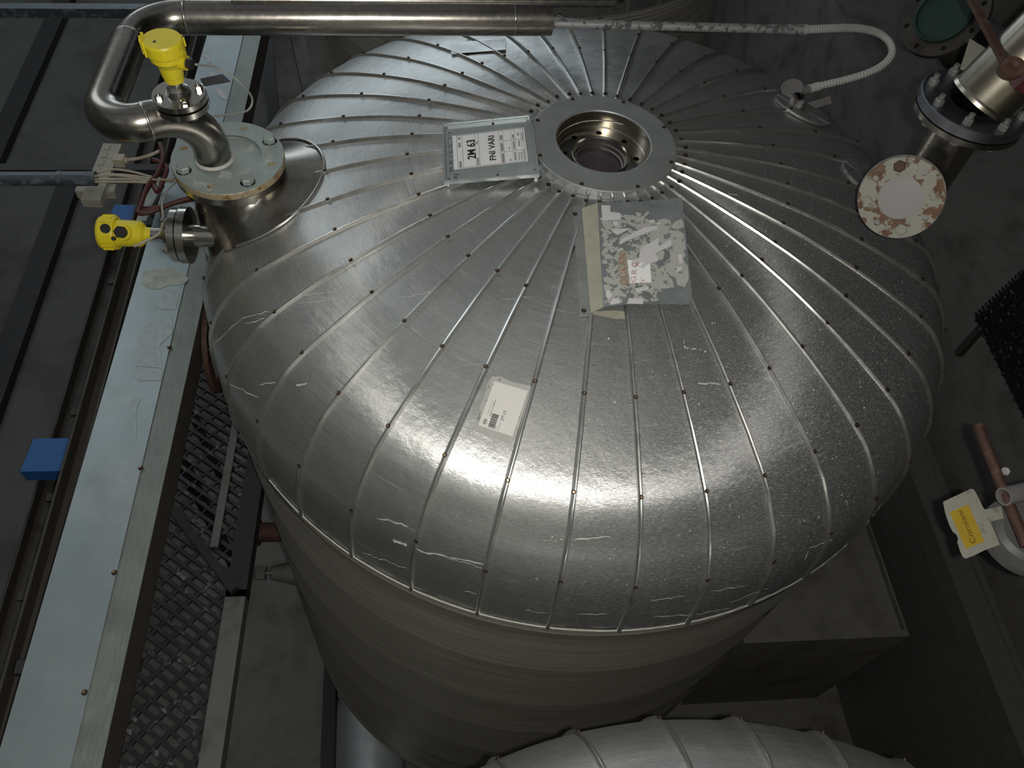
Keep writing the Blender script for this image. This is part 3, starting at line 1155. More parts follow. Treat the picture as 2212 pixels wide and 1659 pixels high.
# ================================================================== numbered sign plate
SH = lambda x, y, h: dome_hit(x, y, h)[0]
zL = (SH(956, 271, .021).z + SH(960, 397, .021).z) / 2
zR = (SH(1147, 252, .030).z + SH(1165, 380, .026).z) / 2 + .008
pz = (zL + zR) / 2
zp = lambda x, y: zL + (zR - zL) * (x - 958) / 198
ap = lambda x, y, h=0.0: at(x, y, zp(x, y) + h)
pc = [ap(956, 271), ap(1147, 252), ap(1166, 382), ap(960, 398)]
upn = (pc[1] - pc[0]).cross(pc[3] - pc[0]).normalized()
if upn.z < 0: upn = -upn
sign = empty('sign_plate', (pc[0] + pc[2]) / 2 - Vector((0, 0, .026)), 'galvanised tray-shaped plate with white sheet reading 2M 63 FNI VARI', 'sign')
mb = MB(); mb.prism(pc, .002, upn); part(mb, 'plate', M['galvplate'], sign)
mb = MB()
cen = sum(pc, Vector()) / 4
for i in range(4):
    a_, b_ = pc[i], pc[(i + 1) % 4]
    inw = (cen - (a_ + b_) / 2).normalized()
    mb.bar(a_ + inw * .004 + upn * .006, b_ + inw * .004 + upn * .006, .008, .016, upn)
    mb.bar(a_ + inw * .016 + upn * .0022, b_ + inw * .016 + upn * .0022, .012, .004, upn)
part(mb, 'rim', M['galvplate'], sign)
for (x, y) in ((964, 278), (1065, 267), (1138, 256), (970, 388), (1075, 379), (1155, 368)):
    p = ap(x, y) + upn * .001
    put_screw(sign, p - sign.location, upn, None, scale=.75)
# feet that reach the dome
mb = MB()
for i in range(4):
    p = pc[i] * .93 + cen * .07
    mb.bar(p, p - Vector((0, 0, .024)), .02, .012, (1, 0, 0))
part(mb, 'foot', M['galvplate'], sign)
zz = pz + .003
pg = Patch(ap(1140.7, 348.5, .002), ap(1131.5, 275, .002), ap(980.7, 367, .002), ap(977, 294, .002), upn)
mb = MB(); pg.rect(mb, 0, 0, 1, 1, .0009)
sheet = part(mb, 'paper_sheet', M['paper'], sign)
mb = MB()
H1 = .0016
pg.text(mb, '2M 63', .24, .69, .81, .81, H1, .025)
pg.text(mb, 'FNI VARI', .14, .42, .86, .51, H1, .022)
lw = .0035
for v_ in (.94, .865, .71 - .02, .66 - .02):
    pg.rect(mb, .02, v_ - lw / 2 if False else v_, .98, v_ + lw, H1)
for v_ in (.355, .30, .19, .135, .055):
    pg.rect(mb, .02, v_, .98, v_ + lw * .8, H1)
for u_ in (.02, .98):
    pg.rect(mb, u_ - .003, .02, u_ + .003, .94, H1)
for u_ in (.34, .66):
    pg.rect(mb, u_, .055, u_ + .004, .355, H1)
pg.rect(mb, .02, .02, .98, .025, H1)
lt = part(mb, 'printed_lettering', M['ink'], sign)
mb = MB()
for u0, v0, u1, v1 in ((.04, .89, .22, .925), (.62, .89, .76, .925), (.86, .89, .93, .925), (.04, .655, .26, .68), (.66, .655, .74, .68), (.04, .31, .3, .345), (.37, .31, .6, .345), (.7, .31, .84, .345),
                       (.06, .22, .12, .24), (.4, .22, .46, .24), (.06, .15, .3, .175), (.38, .15, .62, .175), (.7, .15, .82, .175), (.06, .07, .28, .085), (.06, .1, .28, .115), (.45, .08, .62, .1), (.76, .08, .86, .1), (.05, .033, .35, .046), (.6, .033, .84, .046)):
    pg.rect(mb, u0, v0, u1, v1, H1)
part(mb, 'small_print', M['greyprint'], sign)
mb = MB()
hp = Patch(ap(981, 372), ap(977, 280), ap(966, 373), ap(963, 281), upn)
hp.text(mb, 'BR/LCIT', .03, .1, .97, .85, .0022, -.012, 1.5)
hp2 = Patch(ap(990, 385), ap(989, 375), ap(970, 386), ap(970, 376), upn)
hp2.rect(mb, .1, .1, .35, .5, .0022); hp2.rect(mb, .7, -.1, .85, .5, .0022)
part(mb, 'marker_writing', M['pencil'], sign)

# ================================================================== battered sign holder with torn labels
hl = empty('label_holder', SH(1350, 560, 0), 'bent metal holder covered in torn paper labels with red handwriting, below the opening', 'sign')
A_ = lambda x, y, h=.0: SH(x, y, h)
# foot strip screwed to the dome
mb = MB()
fs_ = [A_(1237, 447, .016), A_(1259, 440, .016), A_(1276, 682, .016), A_(1252, 682, .016)]
mb.prism(fs_, .003, (0, -.1, 1))
part(mb, 'foot_strip', M['collar'], hl)
# raised folded side, taped
Ht = .040
e1 = [A_(1257, 449, .018), A_(1292, 438, Ht), A_(1305, 662, Ht), A_(1276, 676, .018)]
mb = MB(); mb.prism(e1, .003, (-.5, -.1, 1)); part(mb, 'taped_fold', M['tape'], hl)
# main sheet, a little buckled
TLp, TRp, BLp, BRp = (1291, 437), (1472, 430), (1303, 662), (1496, 655)
nu, nv = 12, 12
vs = []


def holder_P(u, v, lift=0.0):
    x = (TLp[0] * (1 - u) + TRp[0] * u) * (1 - v) + (BLp[0] * (1 - u) + BRp[0] * u) * v
    y = (TLp[1] * (1 - u) + TRp[1] * u) * (1 - v) + (BLp[1] * (1 - u) + BRp[1] * u) * v
    bow = .006 * math.sin(PI * u) * (v - .5) * 2 + .010 * u * u * (1 - v) + .004 * math.sin(u * 7) * v
    c = [holder_c[0].lerp(holder_c[1], u), holder_c[2].lerp(holder_c[3], u)]
    return c[0].lerp(c[1], v) + Vector((0, -.1, 1)) * (bow + lift)


holder_c = [A_(*TLp, .042), A_(*TRp, .042), A_(*BLp, .040), A_(*BRp, .040)]
for j in range(nv + 1):
    for i in range(nu + 1):
        vs.append(holder_P(i / nu, j / nv))
fs = [(j * (nu + 1) + i, j * (nu + 1) + i + 1, (j + 1) * (nu + 1) + i + 1, (j + 1) * (nu + 1) + i) for j in range(nv) for i in range(nu)]
mb = MB(); mb.add(vs, fs, True)
k0 = len(vs)
mb.add([v - Vector((0, 0, .002)) for v in vs], [f[::-1] for f in fs], True)
part(mb, 'holder_sheet', M['galvplate'], hl)
# legs at right so that it stands on the seams
mb = MB()
for u, v in ((.97, .04), (.97, .93), (.05, .05), (.05, .93)):
    p = holder_P(u, v)
    mb.bar(p, p - Vector((0, 0, .045)), .012, .004, (0, 1, 0))
p0_, p1_ = holder_P(.84, 1.0), holder_P(1.02, .985)
mb.bar(p0_, p1_, .014, .002)
part(mb, 'bent_lip', M['galvplate'], hl)


def blob(mb, u, v, ru, rv, lift, n=14, jag=.35, rot=0.0, t=.0005):
    loop = []
    for i in range(n):
        a = 2 * PI * i / n
        q = 1 + random.uniform(-jag, jag)
        x, y = math.cos(a) * ru * q, math.sin(a) * rv * q
        uu = u + x * math.cos(rot) - y * math.sin(rot); v_ = v + x * math.sin(rot) + y * math.cos(rot)
        loop.append(holder_P(min(.985, max(.015, uu)), min(.985, max(.015, v_)), lift))
    c = sum(loop, Vector()) / n
    mb.add(loop + [c], [(i, (i + 1) % n, n) for i in range(n)])


mb = MB()
for _ in range(230):
    u, v = random.uniform(.02, .62), random.uniform(.14, .97)
    blob(mb, u, v, random.uniform(.015, .06), random.uniform(.01, .035), .0007 + random.uniform(0, .0006), 9, .5, random.uniform(-.6, .6))
for _ in range(44):
    blob(mb, random.uniform(.5, .93), random.uniform(.25, .85), random.uniform(.04, .10), random.uniform(.03, .09), .0006, 8, .3, random.uniform(-.3, .3))
g_ = part(mb, 'glue_residue', M['scrap'], hl); g_['kind'] = 'stuff'


def scrap(mb, pts, lift):
    """pts in zoomed picture units of the holder"""
    loop = []
    for x, y in pts:
        X, Y = 1200 + x / 5.925, 420 + y / 5.925
        v = (Y - 433) / 226
        u = (X - (1291 + 12 * v)) / (181 + 12 * v)
        loop.append(holder_P(u, v, lift))
    mb.prism(loop, .0004, (0, -.1, 1))


mb = MB()
for pts in ([(800, 650), (830, 600), (1000, 500), (1130, 440), (1290, 430), (1310, 470), (1200, 500), (1060, 550), (930, 600), (830, 655)],
            [(960, 930), (1000, 860), (1060, 840), (1090, 700), (1200, 650), (1315, 590), (1310, 680), (1345, 690), (1470, 615), (1480, 700), (1350, 750), (1270, 790), (1320, 860), (1300, 890), (1200, 910), (1110, 975), (1080, 960), (1120, 890), (1020, 930)],
            [(710, 450), (950, 445), (860, 500), (790, 530), (740, 500)], [(730, 350), (800, 350), (800, 400), (760, 420)],
            [(1180, 350), (1260, 345), (1270, 390), (1200, 375)], [(1290, 400), (1345, 380), (1320, 430)], [(640, 1220), (700, 1240), (720, 1300), (680, 1340), (645, 1310)],
            [(1000, 1230), (1190, 1195), (1180, 1240), (1060, 1270), (1120, 1290), (1040, 1280)], [(1530, 1040), (1560, 980), (1610, 970), (1615, 1020)], [(930, 1345), (1110, 1355), (1110, 1420), (900, 1410)],
            [(640, 560), (650, 545), (660, 580)], [(770, 750), (850, 705), (860, 720), (790, 755)], [(1560, 820), (1610, 820), (1625, 930), (1580, 930)], [(690, 1380), (740, 1330), (800, 1350), (820, 1400), (700, 1410)]):
    scrap(mb, pts, .0022)
part(mb, 'torn_paper', M['scrapw'], hl)
mb = MB()
scrap(mb, [(915, 860), (960, 870), (1080, 880), (1200, 905), (1222, 1150), (945, 1160), (925, 1000)], .0019)
part(mb, 'note_paper', M['paper'], hl)
mb = MB()
scrap(mb, [(800, 740), (900, 735), (915, 1000), (940, 1170), (830, 1170), (790, 980)], .0014)
part(mb, 'brown_strip', M['tape'], hl)
mb = MB()
scrap(mb, [(585, 120), (700, 125), (700, 215), (820, 230), (845, 270), (820, 320), (600, 330)], .0016)
part(mb, 'paper_scrap', M['scrapw'], hl)


def hp_patch(q):
    P3 = []
    for x, y in q:
        X, Y = 1200 + x / 5.925, 420 + y / 5.925
        v = (Y - 433) / 226
        u = (X - (1291 + 12 * v)) / (181 + 12 * v)
        P3.append(holder_P(u, v, .0024))
    return Patch(*P3, (0, -.1, 1))


mb = MB()
pt = hp_patch([(915, 1170), (890, 780), (820, 1180), (790, 790)])
pt.text(mb, 'DUKAN', .0, .0, 1, .9, .0004, -.02, 1.1)
pt = hp_patch([(1020, 1150), (1060, 880), (950, 1150), (960, 880)])
pt.text(mb, 'GRC', .0, .1, .95, .9, .0007, -.015, 1.3)
pt = hp_patch([(1075, 960), (1075, 900), (1000, 960), (1005, 900)])
pt.text(mb, 'X', 0, 0, 1, 1, .0007, -.02)
pt = hp_patch([(1130, 1180), (1130, 1080), (1080, 1180), (1080, 1080)])
pt.text(mb, 'Y', 0, 0, 1, 1, .0007, -.03)
part(mb, 'red_handwriting', M['red'], hl)
for x, y in ((1242, 462), (1261, 671)):
    p, nn = dome_hit(x, y, .017)
    put_screw(hl, p - hl.location, nn, None, scale=1.1)
# old tape mark on the sheet below the holder belongs to the dome
mb = MB(); ribbon(mb, [(1282, 676), (1330, 680), (1380, 682)], .05, off=.0006)
o = mb.build('tape_mark', M['tape'], tank)

# ================================================================== barcode label
bl = [dome_hit(x, y, .003)[0] for x, y in ((1107, 943.5), (1140, 845), (1033.6, 918.6), (1068, 824))]
nn = (bl[1] - bl[0]).cross(bl[2] - bl[0]).normalized()
if nn.z < 0: nn = -nn
bl = [p + nn * .003 for p in bl]
lab = empty('barcode_label', (bl[0] + bl[3]) / 2 - nn * .006, 'white barcode label reading 2M 63 taped between two seams of the large tank', 'label')
pl = Patch(*bl, nn)
mb = MB()
loop = []
for u, v in ((-.14, -.03), (-.12, .4), (-.13, .75), (-.11, 1.12), (.2, 1.10), (.4, 1.13), (.7, 1.12), (.9, 1.16), (1.1, 1.1), (1.12, .9), (1.1, .5), (1.12, .2), (1.1, -.09), (.6, -.08), (.2, -.07)):
    loop.append(pl.P(u + random.uniform(-.02, .02), v + random.uniform(-.02, .02), -.0012))
mb.prism(loop, .003, nn)
part(mb, 'tape_backing', M['scrap'], lab)
mb = MB(); pl.rect(mb, 0, 0, 1, 1, .0004, .001); part(mb, 'label_paper', M['paper2'], lab)
mb = MB()
H2 = .0009
pl.text(mb, 'HENKEL ITALIA S.p.A', .29, .845, .60, .875, H2, .0)
pl.text(mb, 'Stabilimento di LOMAZZO', .25, .765, .63, .80, H2, .01)
pl.text(mb, '2M 63', .24, .385, .46, .475, H2, .0)
pl.text(mb, 'Serbatoio:', .03, .43, .22, .46, H2, .0)
pl.text(mb, '681', .03, .50, .09, .535, H2, .0)
random.seed(3)
x = .03
while x < .31:
    wbar = random.choice([.008, .012, .02])
    pl.rect(mb, x, .545, x + wbar, .735, H2)
    x += wbar + random.choice([.007, .010])
# oval mark
ring_o = [pl.P(.115 + .062 * math.cos(t), .86 + .058 * math.sin(t), H2) for t in [2 * PI * i / 28 for i in range(28)]]
ring_i = [pl.P(.115 + .054 * math.cos(t), .86 + .047 * math.sin(t), H2) for t in [2 * PI * i / 28 for i in range(28)]]
mb.prism(ring_o, .0004, nn, [ring_i])
pl.rect(mb, .07, .847, .16, .873, H2)
part(mb, 'printing', M['ink'], lab)
random.seed(11)

# ================================================================== cable duct on the left
duct = empty('cable_duct', (-1.25, 3.0, 4.72), 'long pale galvanised sheet duct running beside the tank on the left', 'cable duct')
xl = lambda y: -1.455 + .0194 * y
xm = lambda y: -1.208 + .0139 * y
xr = lambda y: -1.11 + .0162 * y
Y0, Y1 = .1, 7.6
mb = MB()
mb.prism([(xl(Y0), Y0, 4.902), (xm(Y0) + .002, Y0, 4.902), (xm(Y1) + .002, Y1, 4.902), (xl(Y1), Y1, 4.902)], .003)
part(mb, 'cover_sheet', M['galv'], duct)
mb = MB()
mb.prism([(xm(Y0) - .02, Y0, 4.897), (xr(Y0), Y0, 4.893), (xr(Y1), Y1, 4.893), (xm(Y1) - .02, Y1, 4.897)], .004)
part(mb, 'side_flange', M['galv2'], duct, 'duller grey strip of the duct')
mb = MB()
mb.prism([(xl(Y0), Y0, 4.898), (xl(Y0) + .004, Y0, 4.898), (xl(Y1) + .004, Y1, 4.898), (xl(Y1), Y1, 4.898)], .17)
mb.prism([(xr(Y0) - .004, Y0, 4.89), (xr(Y0), Y0, 4.89), (xr(Y1), Y1, 4.89), (xr(Y1) - .004, Y1, 4.89)], .17)
mb.prism([(xl(Y0), Y0, 4.73), (xr(Y0), Y0, 4.73), (xr(Y1), Y1, 4.73), (xl(Y1), Y1, 4.73)], .004)
part(mb, 'duct_trough', M['brownsteel'], duct)
for x, y in ((366, 750), (304, 1011), (247, 1237), (183, 1496), (428, 528)):
    p = at(x, y, 4.903)
    put_screw(duct, p - duct.location, (0, 0, 1), None, scale=1.3)
mb = MB()
for pts in ([(350, 625), (388, 630), (380, 668), (352, 670), (335, 662)], [(328, 690), (372, 682), (372, 720), (345, 745), (350, 795), (290, 790), (290, 760), (305, 715)], [(288, 800), (352, 800), (348, 822), (300, 822), (287, 812)],
            [(280, 855), (305, 860), (295, 880), (294, 955), (290, 950), (287, 880)]):
    mb.prism([at(x, y, 4.9036) for x, y in pts], .0006)
part(mb, 'peeled_film', simple('pale_film', (.36, .40, .40), .5, .5, .12, 30), duct)
mb = MB()
for pts in ([(441, 115), (450, 118), (455, 130), (450, 137), (446, 125), (438, 122)], [(452, 157), (462, 155), (466, 163), (456, 165)], [(466, 190), (476, 192), (490, 208), (489, 217), (480, 213), (470, 205)]):
    mb.prism([at(x, y, 4.9040) for x, y in pts], .0008)
part(mb, 'white_mark', M['scrapw'], duct)
mb = MB()
mb.prism([at(350 + math.cos(t) * 50 * (1 + .13 * math.sin(3 * t + 1)), 600 + math.sin(t) * 22 * (1 + .2 * math.sin(4 * t)), 4.9036) for t in [2 * PI * i / 48 for i in range(48)]], .0004)
part(mb, 'brown_stain', simple('brown_stain', (.34, .36, .31), .5, .5, .25, 14), duct)
# hangers under the duct
for y in (1.0, 3.4, 5.8):
    mb = MB(); mb.bar((-1.55, y, 4.70), (-1.10, y, 4.70), .05, .05)
    part(mb, 'bracket', M['darksteel'], duct)

# ================================================================== grating walkway between duct and tank
gw = empty('grating_walkway', (-1.5, 1.8, 3.4), 'dark steel grating walkway between the pale duct and the large tank', 'walkway')
GZ = 3.50
bx0 = lambda y: -1.088 + .022 * y
mb = MB()
d = Vector((.804, -.594)); nrm2 = Vector((.594, .804))
x0_, x1_, y0_, y1_ = -2.0, -1.09, .25, 3.6


def clip(o, d):
    t0, t1 = -10, 10
    for k, lo, hi in ((0, x0_, x1_), (1, y0_, y1_)):
        if abs(d[k]) < 1e-9: continue
        a, b = (lo - o[k]) / d[k], (hi - o[k]) / d[k]
        if a > b: a, b = b, a
        t0 = max(t0, a); t1 = min(t1, b)
    return (t0, t1) if t1 > t0 else None


pitch = .056
i0 = 0
base2 = Vector((-1.6, 1.8))
for i in range(-45, 46):
    o = base2 + nrm2 * pitch * i
    c = clip(o, d)
    if c:
        a = o + d * c[0]; b2 = o + d * c[1]
        mb.bar((a.x, a.y, GZ), (b2.x, b2.y, GZ), .022, .030)
        # short cross ties to the next bar, staggered
        t = c[0] + (.05 if i % 2 else 0)
        while t < c[1]:
            q = o + d * t; q2 = q + nrm2 * pitch
            if x0_ < q2.x < x1_ and y0_ < q2.y < y1_:
                mb.bar((q.x, q.y, GZ + .004), (q2.x, q2.y, GZ + .004), .010, .018)
            t += .10
part(mb, 'grating_panel', M['grate'], gw)
for ya, yb, m_ in ((.25, 1.74, 'midsteel'), (1.70, 3.6, 'darksteel')):
    mb = MB()
    mb.prism([(bx0(ya) - .055, ya, GZ + .03), (bx0(ya) + .055, ya, GZ + .03), (bx0(yb) + .055, yb, GZ + .03), (bx0(yb) - .055, yb, GZ + .03)], .008)
    mb.prism([(bx0(ya) + .049, ya, GZ + .022), (bx0(ya) + .055, ya, GZ + .022), (bx0(yb) + .055, yb, GZ + .022), (bx0(yb) + .049, yb, GZ + .022)], .10)
    part(mb, 'edge_angle', M[m_], gw)
mb = MB(); mb.bar((-1.95, 2.83, GZ + .055), (-1.05, 1.72, GZ + .055), .05, .07); part(mb, 'diagonal_brace', M['darksteel'], gw)
mb = MB(); mb.bar((-1.175, 3.3, GZ + .03), (-1.205, 2.0, GZ + .03), .045, .012); part(mb, 'flat_bar', M['midsteel'], gw)
# posts carrying the walkway
for x, y in ((-1.2, .4), (-1.2, 3.4), (-1.95, .4), (-1.95, 3.4)):
    mb = MB(); mb.bar((x, y, 0), (x, y, GZ - .02), .08, .08, (0, 1, 0)); part(mb, 'post', M['darksteel'], gw)

# ================================================================== left side: beams, blocks, conduit
def thing_mb(mb, name, m, label, cat, group=None):
    return tag(mb.build(name, m), label, cat, group)


mb = MB(); mb.box((-4.42, 10.0, 2.05), (.20, 6.4, .10)); thing_mb(mb, 'floor_band', M['darksteel'], 'black raised band on the concrete in the far upper left corner', 'rail')  # long dark raised bands along the left slab
mb = MB(); mb.box((-3.58, 5.2, 2.05), (.20, 3.2, .10)); thing_mb(mb, 'floor_band', M['darksteel'], 'black raised band on the concrete at the left edge, below the blue-grey conduit', 'rail')


def channel(x, y0, y1, z, wdt, hgt, label, m='brownsteel', xs=0):
    mb = MB()
    for a, b_ in (((x - wdt / 2 + .006), wdt * .0 + .012), ((x + wdt / 2 - .006), .012)):
        mb.box((a, (y0 + y1) / 2, z), (.012, y1 - y0, hgt))
    mb.box((x, (y0 + y1) / 2, z - hgt / 2 + .006), (wdt, y1 - y0, .012))
    for y in (y0 + .4, (y0 + y1) / 2, y1 - .4):
        if z > 4:
            mb.bar((x, y, z), (-1.42, y, 4.74), .04, .02, (0, 1, 0))
        else:
            mb.box((x, y, (z - hgt / 2) / 2), (.06, .06, z - hgt / 2))
    return thing_mb(mb, 'steel_channel', M[m], label, 'beam')


channel(-2.47, .2, 8.5, 2.95, .16, .10, 'brown steel channel carrying the two blue blocks')
channel(-2.18, .2, 8.5, 3.3, .12, .10, 'narrow brown channel between the blue blocks and the pale duct')
channel(-1.72, .2, 7.4, 4.3, .10, .10, 'brown stained channel right beside the left edge of the pale duct')
for y in (1.9, 3.2, 4.4, 2.55):
    mb = MB(); mb.bar((-2.40, y, 3.12), (-2.06, y, 3.12), .05, .03)
    thing_mb(mb, 'cross_bar', M['brownsteel'], 'short brown cross bar between the two channels left of the duct', 'bar', 'cross bars between the channels')
for (x, y), lb in (((267, 465), 'blue plastic block behind the sideways yellow sensor'), ((101, 982), 'blue plastic block at the left edge, alone on the channel')):
    p = at(x, y, 3.12)
    root_ = MB()
    s = 1.0
    hw = .105 if x > 200 else .125
    loop = [p + Vector((a * hw + b_ * .01, b_ * .125, 0)) for a, b_ in ((-1, -1), (1, -1), (1, 1), (-1, 1))]
    root_.prism(loop, .12)
    root_.box((p.x, p.y, 3.0 - .01), (hw * 1.6, .2, .05))
    thing_mb(root_, 'plastic_block', M['blue'], lb, 'block')
# conduit with cables
cz = 4.95
c0 = at(-160, 386, cz); c1 = at(208, 386, cz)
cnd = empty('cable_conduit', (c0 + c1) / 2, 'blue-grey conduit at the left edge with cream cables leaving its open end', 'conduit')
mb = MB(); mb.tube([c0, c1], .036, 24, caps=False); mb.tube([c1, c0], .031, 24, caps=False)
mb.lathe([(.031, 0), (.036, 0)], c1, (c1 - c0), n=24)
part(mb, 'conduit_tube', M['conduit'], cnd)
mb = MB(); q = at(132, 386, cz); mb.tube([q + (c0 - q).normalized() * .012, q + (c1 - q).normalized() * .012], .041, 24)
q2 = at(208, 386, cz); mb.tube([q + (c1 - q).normalized() * .01, q2], .0385, 24, caps=False)
part(mb, 'coupling', M['conduit'], cnd)
for i, (dy, bend) in enumerate(((-10, -8), (-4, -3), (2, 1), (7, 3), (-7, -6))):
    mb = MB()
    if i < 3:
        ps = [at(196, 386 + dy, cz), at(240, 384 + dy + bend, cz), at(285, 385 + dy + bend * .5, cz), at(340, 389 + dy * .4 + i, cz + .02), at(390, 392 + dy * .3, cz + .05), at(410, 396, cz + .03)]
    else:
        ps = [at(196, 386 + dy, cz), at(250, 386 + dy, cz), at(300, 390 + dy * .5, cz + .01), at(330, 397, cz), at(352, 404 + 3 * i - 9, cz)]
    mb.tube(smooth_path(ps, 6), .0065, 8)
    thing_mb(mb, 'cream_cable', M['cable'], 'cream cable running from the open conduit end toward the bolted flange', 'cable', 'cream cables from the conduit')
mb = MB(); mb.bar(at(-150, 368, cz - .1), at(400, 368, cz - .1), .05, .05); thing_mb(mb, 'steel_angle', M['darksteel'], 'dark steel bar running level behind the blue-grey conduit', 'bar')
mb = MB(); mb.bar(at(-100, 22, 4.6), at(330, 24, 4.6), .07, .07); thing_mb(mb, 'steel_pipe', M['conduit'], 'dim level bar crossing the upper left corner', 'bar')
# perforated rail pieces beside the pipe elbow
mb = MB()
a1, a2 = at(246, 318, 4.86), at(198, 440, 4.86)
mb.bar(a1, a2, .10, .05)
for k in range(7):
    q = a1.lerp(a2, (k + .5) / 7)
    mb.box(q + Vector((-.02, 0, .027)), (.03, .04, .004))
thing_mb(mb, 'perforated_rail', M['tagplate'], 'pale grey perforated rail piece under the pipe elbow', 'rail')
mb = MB(); mb.box(at(210, 413, 4.84), (.20, .06, .05)); thing_mb(mb, 'rail_end', M['tagplate'], 'short pale block just under the conduit end', 'block')
mb = MB(); mb.box(at(259, 347, 4.95), (.055, .05, .05)); mb.hexa(at(268, 347, 4.95), at(276, 346, 4.95), .018)
mb.tube(smooth_path([at(274, 346, 4.95), at(300, 342, 4.97), at(325, 335, 5.0), at(352, 322, 5.0)], 6), .009, 8)
thing_mb(mb, 'cable_clamp', M['cable'], 'cream clamp with a short thick cable beside the perforated rail', 'clamp')
mb = MB(); mb.bar(at(345, 398, 4.97), at(318, 445, 4.97), .05, .02); mb.bar(at(318, 445, 4.97), at(306, 480, 4.97), .05, .02)
thing_mb(mb, 'galvanised_strap', M['galv2'], 'dull galvanised strap slanting down from the cream cables', 'strap')
RC = ([(345, 310), (352, 340), (340, 375), (318, 405), (305, 440), (300, 460), (330, 456), (370, 440), (420, 425)],
      [(352, 318), (350, 350), (335, 385), (332, 400), (340, 415)],
      [(330, 345), (345, 350), (360, 365), (352, 390), (345, 410)],
      [(300, 452), (345, 448), (385, 436), (430, 428)])
for i, ps in enumerate(RC):
    mb = MB()
    mb.tube(smooth_path([at(x, y, 5.06 - .01 * i) for x, y in ps], 6), .013, 8)
    thing_mb(mb, 'red_cable', M['redcable'], 'dark red cable tangled beside the bolted flange above the sideways sensor', 'cable', 'dark red cables beside the flange')
# valve-like funnel behind the side flange
mb = MB(); p = at(443, 472, 5.0); mb.lathe([(.0001, .12), (.02, .12), (.06, .0), (.064, -.02), (.0001, -.02)], p, (0, .2, 1), n=24)
thing_mb(mb, 'drain_funnel', M['tagplate'], 'small pale cone between the round flange and the large tank', 'funnel')

# dark sheets and pipes behind, upper left
mb = MB(); mb.bar(at(640, 70, 3.6), at(672, 210, 3.6), .12, .10); thing_mb(mb, 'support_bar', M['brownsteel'], 'dim grey bar standing between the pale duct and the dark tank behind', 'bar')
mb = MB(); mb.bar(at(575, 90, 4.2), at(600, 330, 4.2), .09, .05); thing_mb(mb, 'support_bar', M['darksteel'], 'black bar just right of the pale duct near the top', 'bar')

# second thin pipe along the top edge
mb = MB()
pz_ = 6.3
mb.tube(fillet([at(500, 0, pz_), at(1340, 4, pz_), at(1420, -110, pz_)], .05, 8), .014, 16)
thing_mb(mb, 'thin_pipe', M['steel'], 'thin steel pipe along the top edge with a bend at its right end', 'pipe')

# low galvanised duct at the lower left of the shell
mb = MB()
s0 = at(722, 1470, 1.2); s1 = at(735, 1800, 1.2)
mb.lathe([(.0001, 0), (.30, 0), (.30, .75), (.312, .77), (.30, .79), (.30, 1.85), (.0001, 1.85)], (-.46, .05, .33), (-.02, 1, 0), n=48)
thing_mb(mb, 'round_duct', simple('bright_duct_sheet', (.55, .60, .64), .35, .35, .1, 6), 'bright galvanised round duct low between the tanks at the bottom left', 'duct')
mb = MB(); q1, q2 = at(716, 1445, .7), at(706, 1760, .7); mb.bar(q1, q2, .10, .20); mb.box((q1.x, q1.y - .2, .35), (.08, .08, .7)); mb.box((q2.x, q2.y + .2, .35), (.08, .08, .7)); thing_mb(mb, 'support_beam', M['darksteel'], 'black low beam left of the bright round duct', 'beam')

# ================================================================== hose and its pipe, right rear
hz = 6.0
pa, pb = at(1120, 49, hz), at(1728, 64, hz)
wp = empty('drain_pipe', (pa + pb) / 2, 'dirty white pipe running right from behind the thick pipe to the hose', 'pipe')
mb = MB(); mb.tube([pa, pb], .0195, 20); part(mb, 'tube', M['wpipe'], wp)
mb = MB(); q = (pb - pa).normalized(); mb.tube([pb - q * .055, pb + q * .01], .0235, 20); part(mb, 'socket', M['wpipe'], wp)
HP = [(1730, 64, 6.0), (1765, 63, 5.99), (1810, 61, 5.97), (1860, 62, 5.93), (1898, 72, 5.89), (1922, 92, 5.86), (1926, 118, 5.83), (1905, 142, 5.80), (1868, 160, 5.77), (1820, 174, 5.74), (1778, 184, 5.72), (1745, 193, 5.70)]
hp3 = smooth_path([at(x, y, z) for x, y, z in HP], 14)
# resample evenly
L_ = [0]
for a, b_ in zip(hp3, hp3[1:]): L_.append(L_[-1] + (b_ - a).length)
N_ = 300
res = []
j = 0
for i in range(N_):
    s = L_[-1] * i / (N_ - 1)
    while j < len(L_) - 2 and L_[j + 1] < s: j += 1
    t = (s - L_[j]) / max(1e-9, L_[j + 1] - L_[j])
    res.append(hp3[j].lerp(hp3[j + 1], t))
rad = [(.0165 if (i // 2) % 2 else .0190) for i in range(N_)]
mb = MB(); mb.tube(res, .017, 14, radii=rad)
hose = mb.build('flexible_hose', M['hose'])
tag(hose, 'white corrugated hose curling round to the round vent cap', 'hose')
mb = MB(); mb.tube([res[0], res[8]], .0225, 16); mb.tube([res[-16], res[-1]], .0215, 16)
mb.build('hose_cuff', M['hose'], hose)
vc = empty('breather', vp - Vector((0, 0, 0)), 'grey round plastic vent cap on the right shoulder of the large tank', 'vent cap')
mb = MB()
top = at(1712, 193, 5.71)
mb.tube([vp, vp + Vector((0, 0, .06)), Vector((vp.x, vp.y, 5.66))], .034, 24)
ax_ = Vector((-.35, -.25, 1)).normalized()
mb.lathe([(.0001, -.05), (.036, -.05), (.052, -.01), (.054, .012), (.049, .016), (.046, .010), (.0001, .006)], top, ax_, n=36)
mb.cyl(top - ax_ * .02 + Vector((.03, 0, 0)), res[-6], .02, 18)
part(mb, 'cap_body', M['pvc'], vc)
mb = MB()
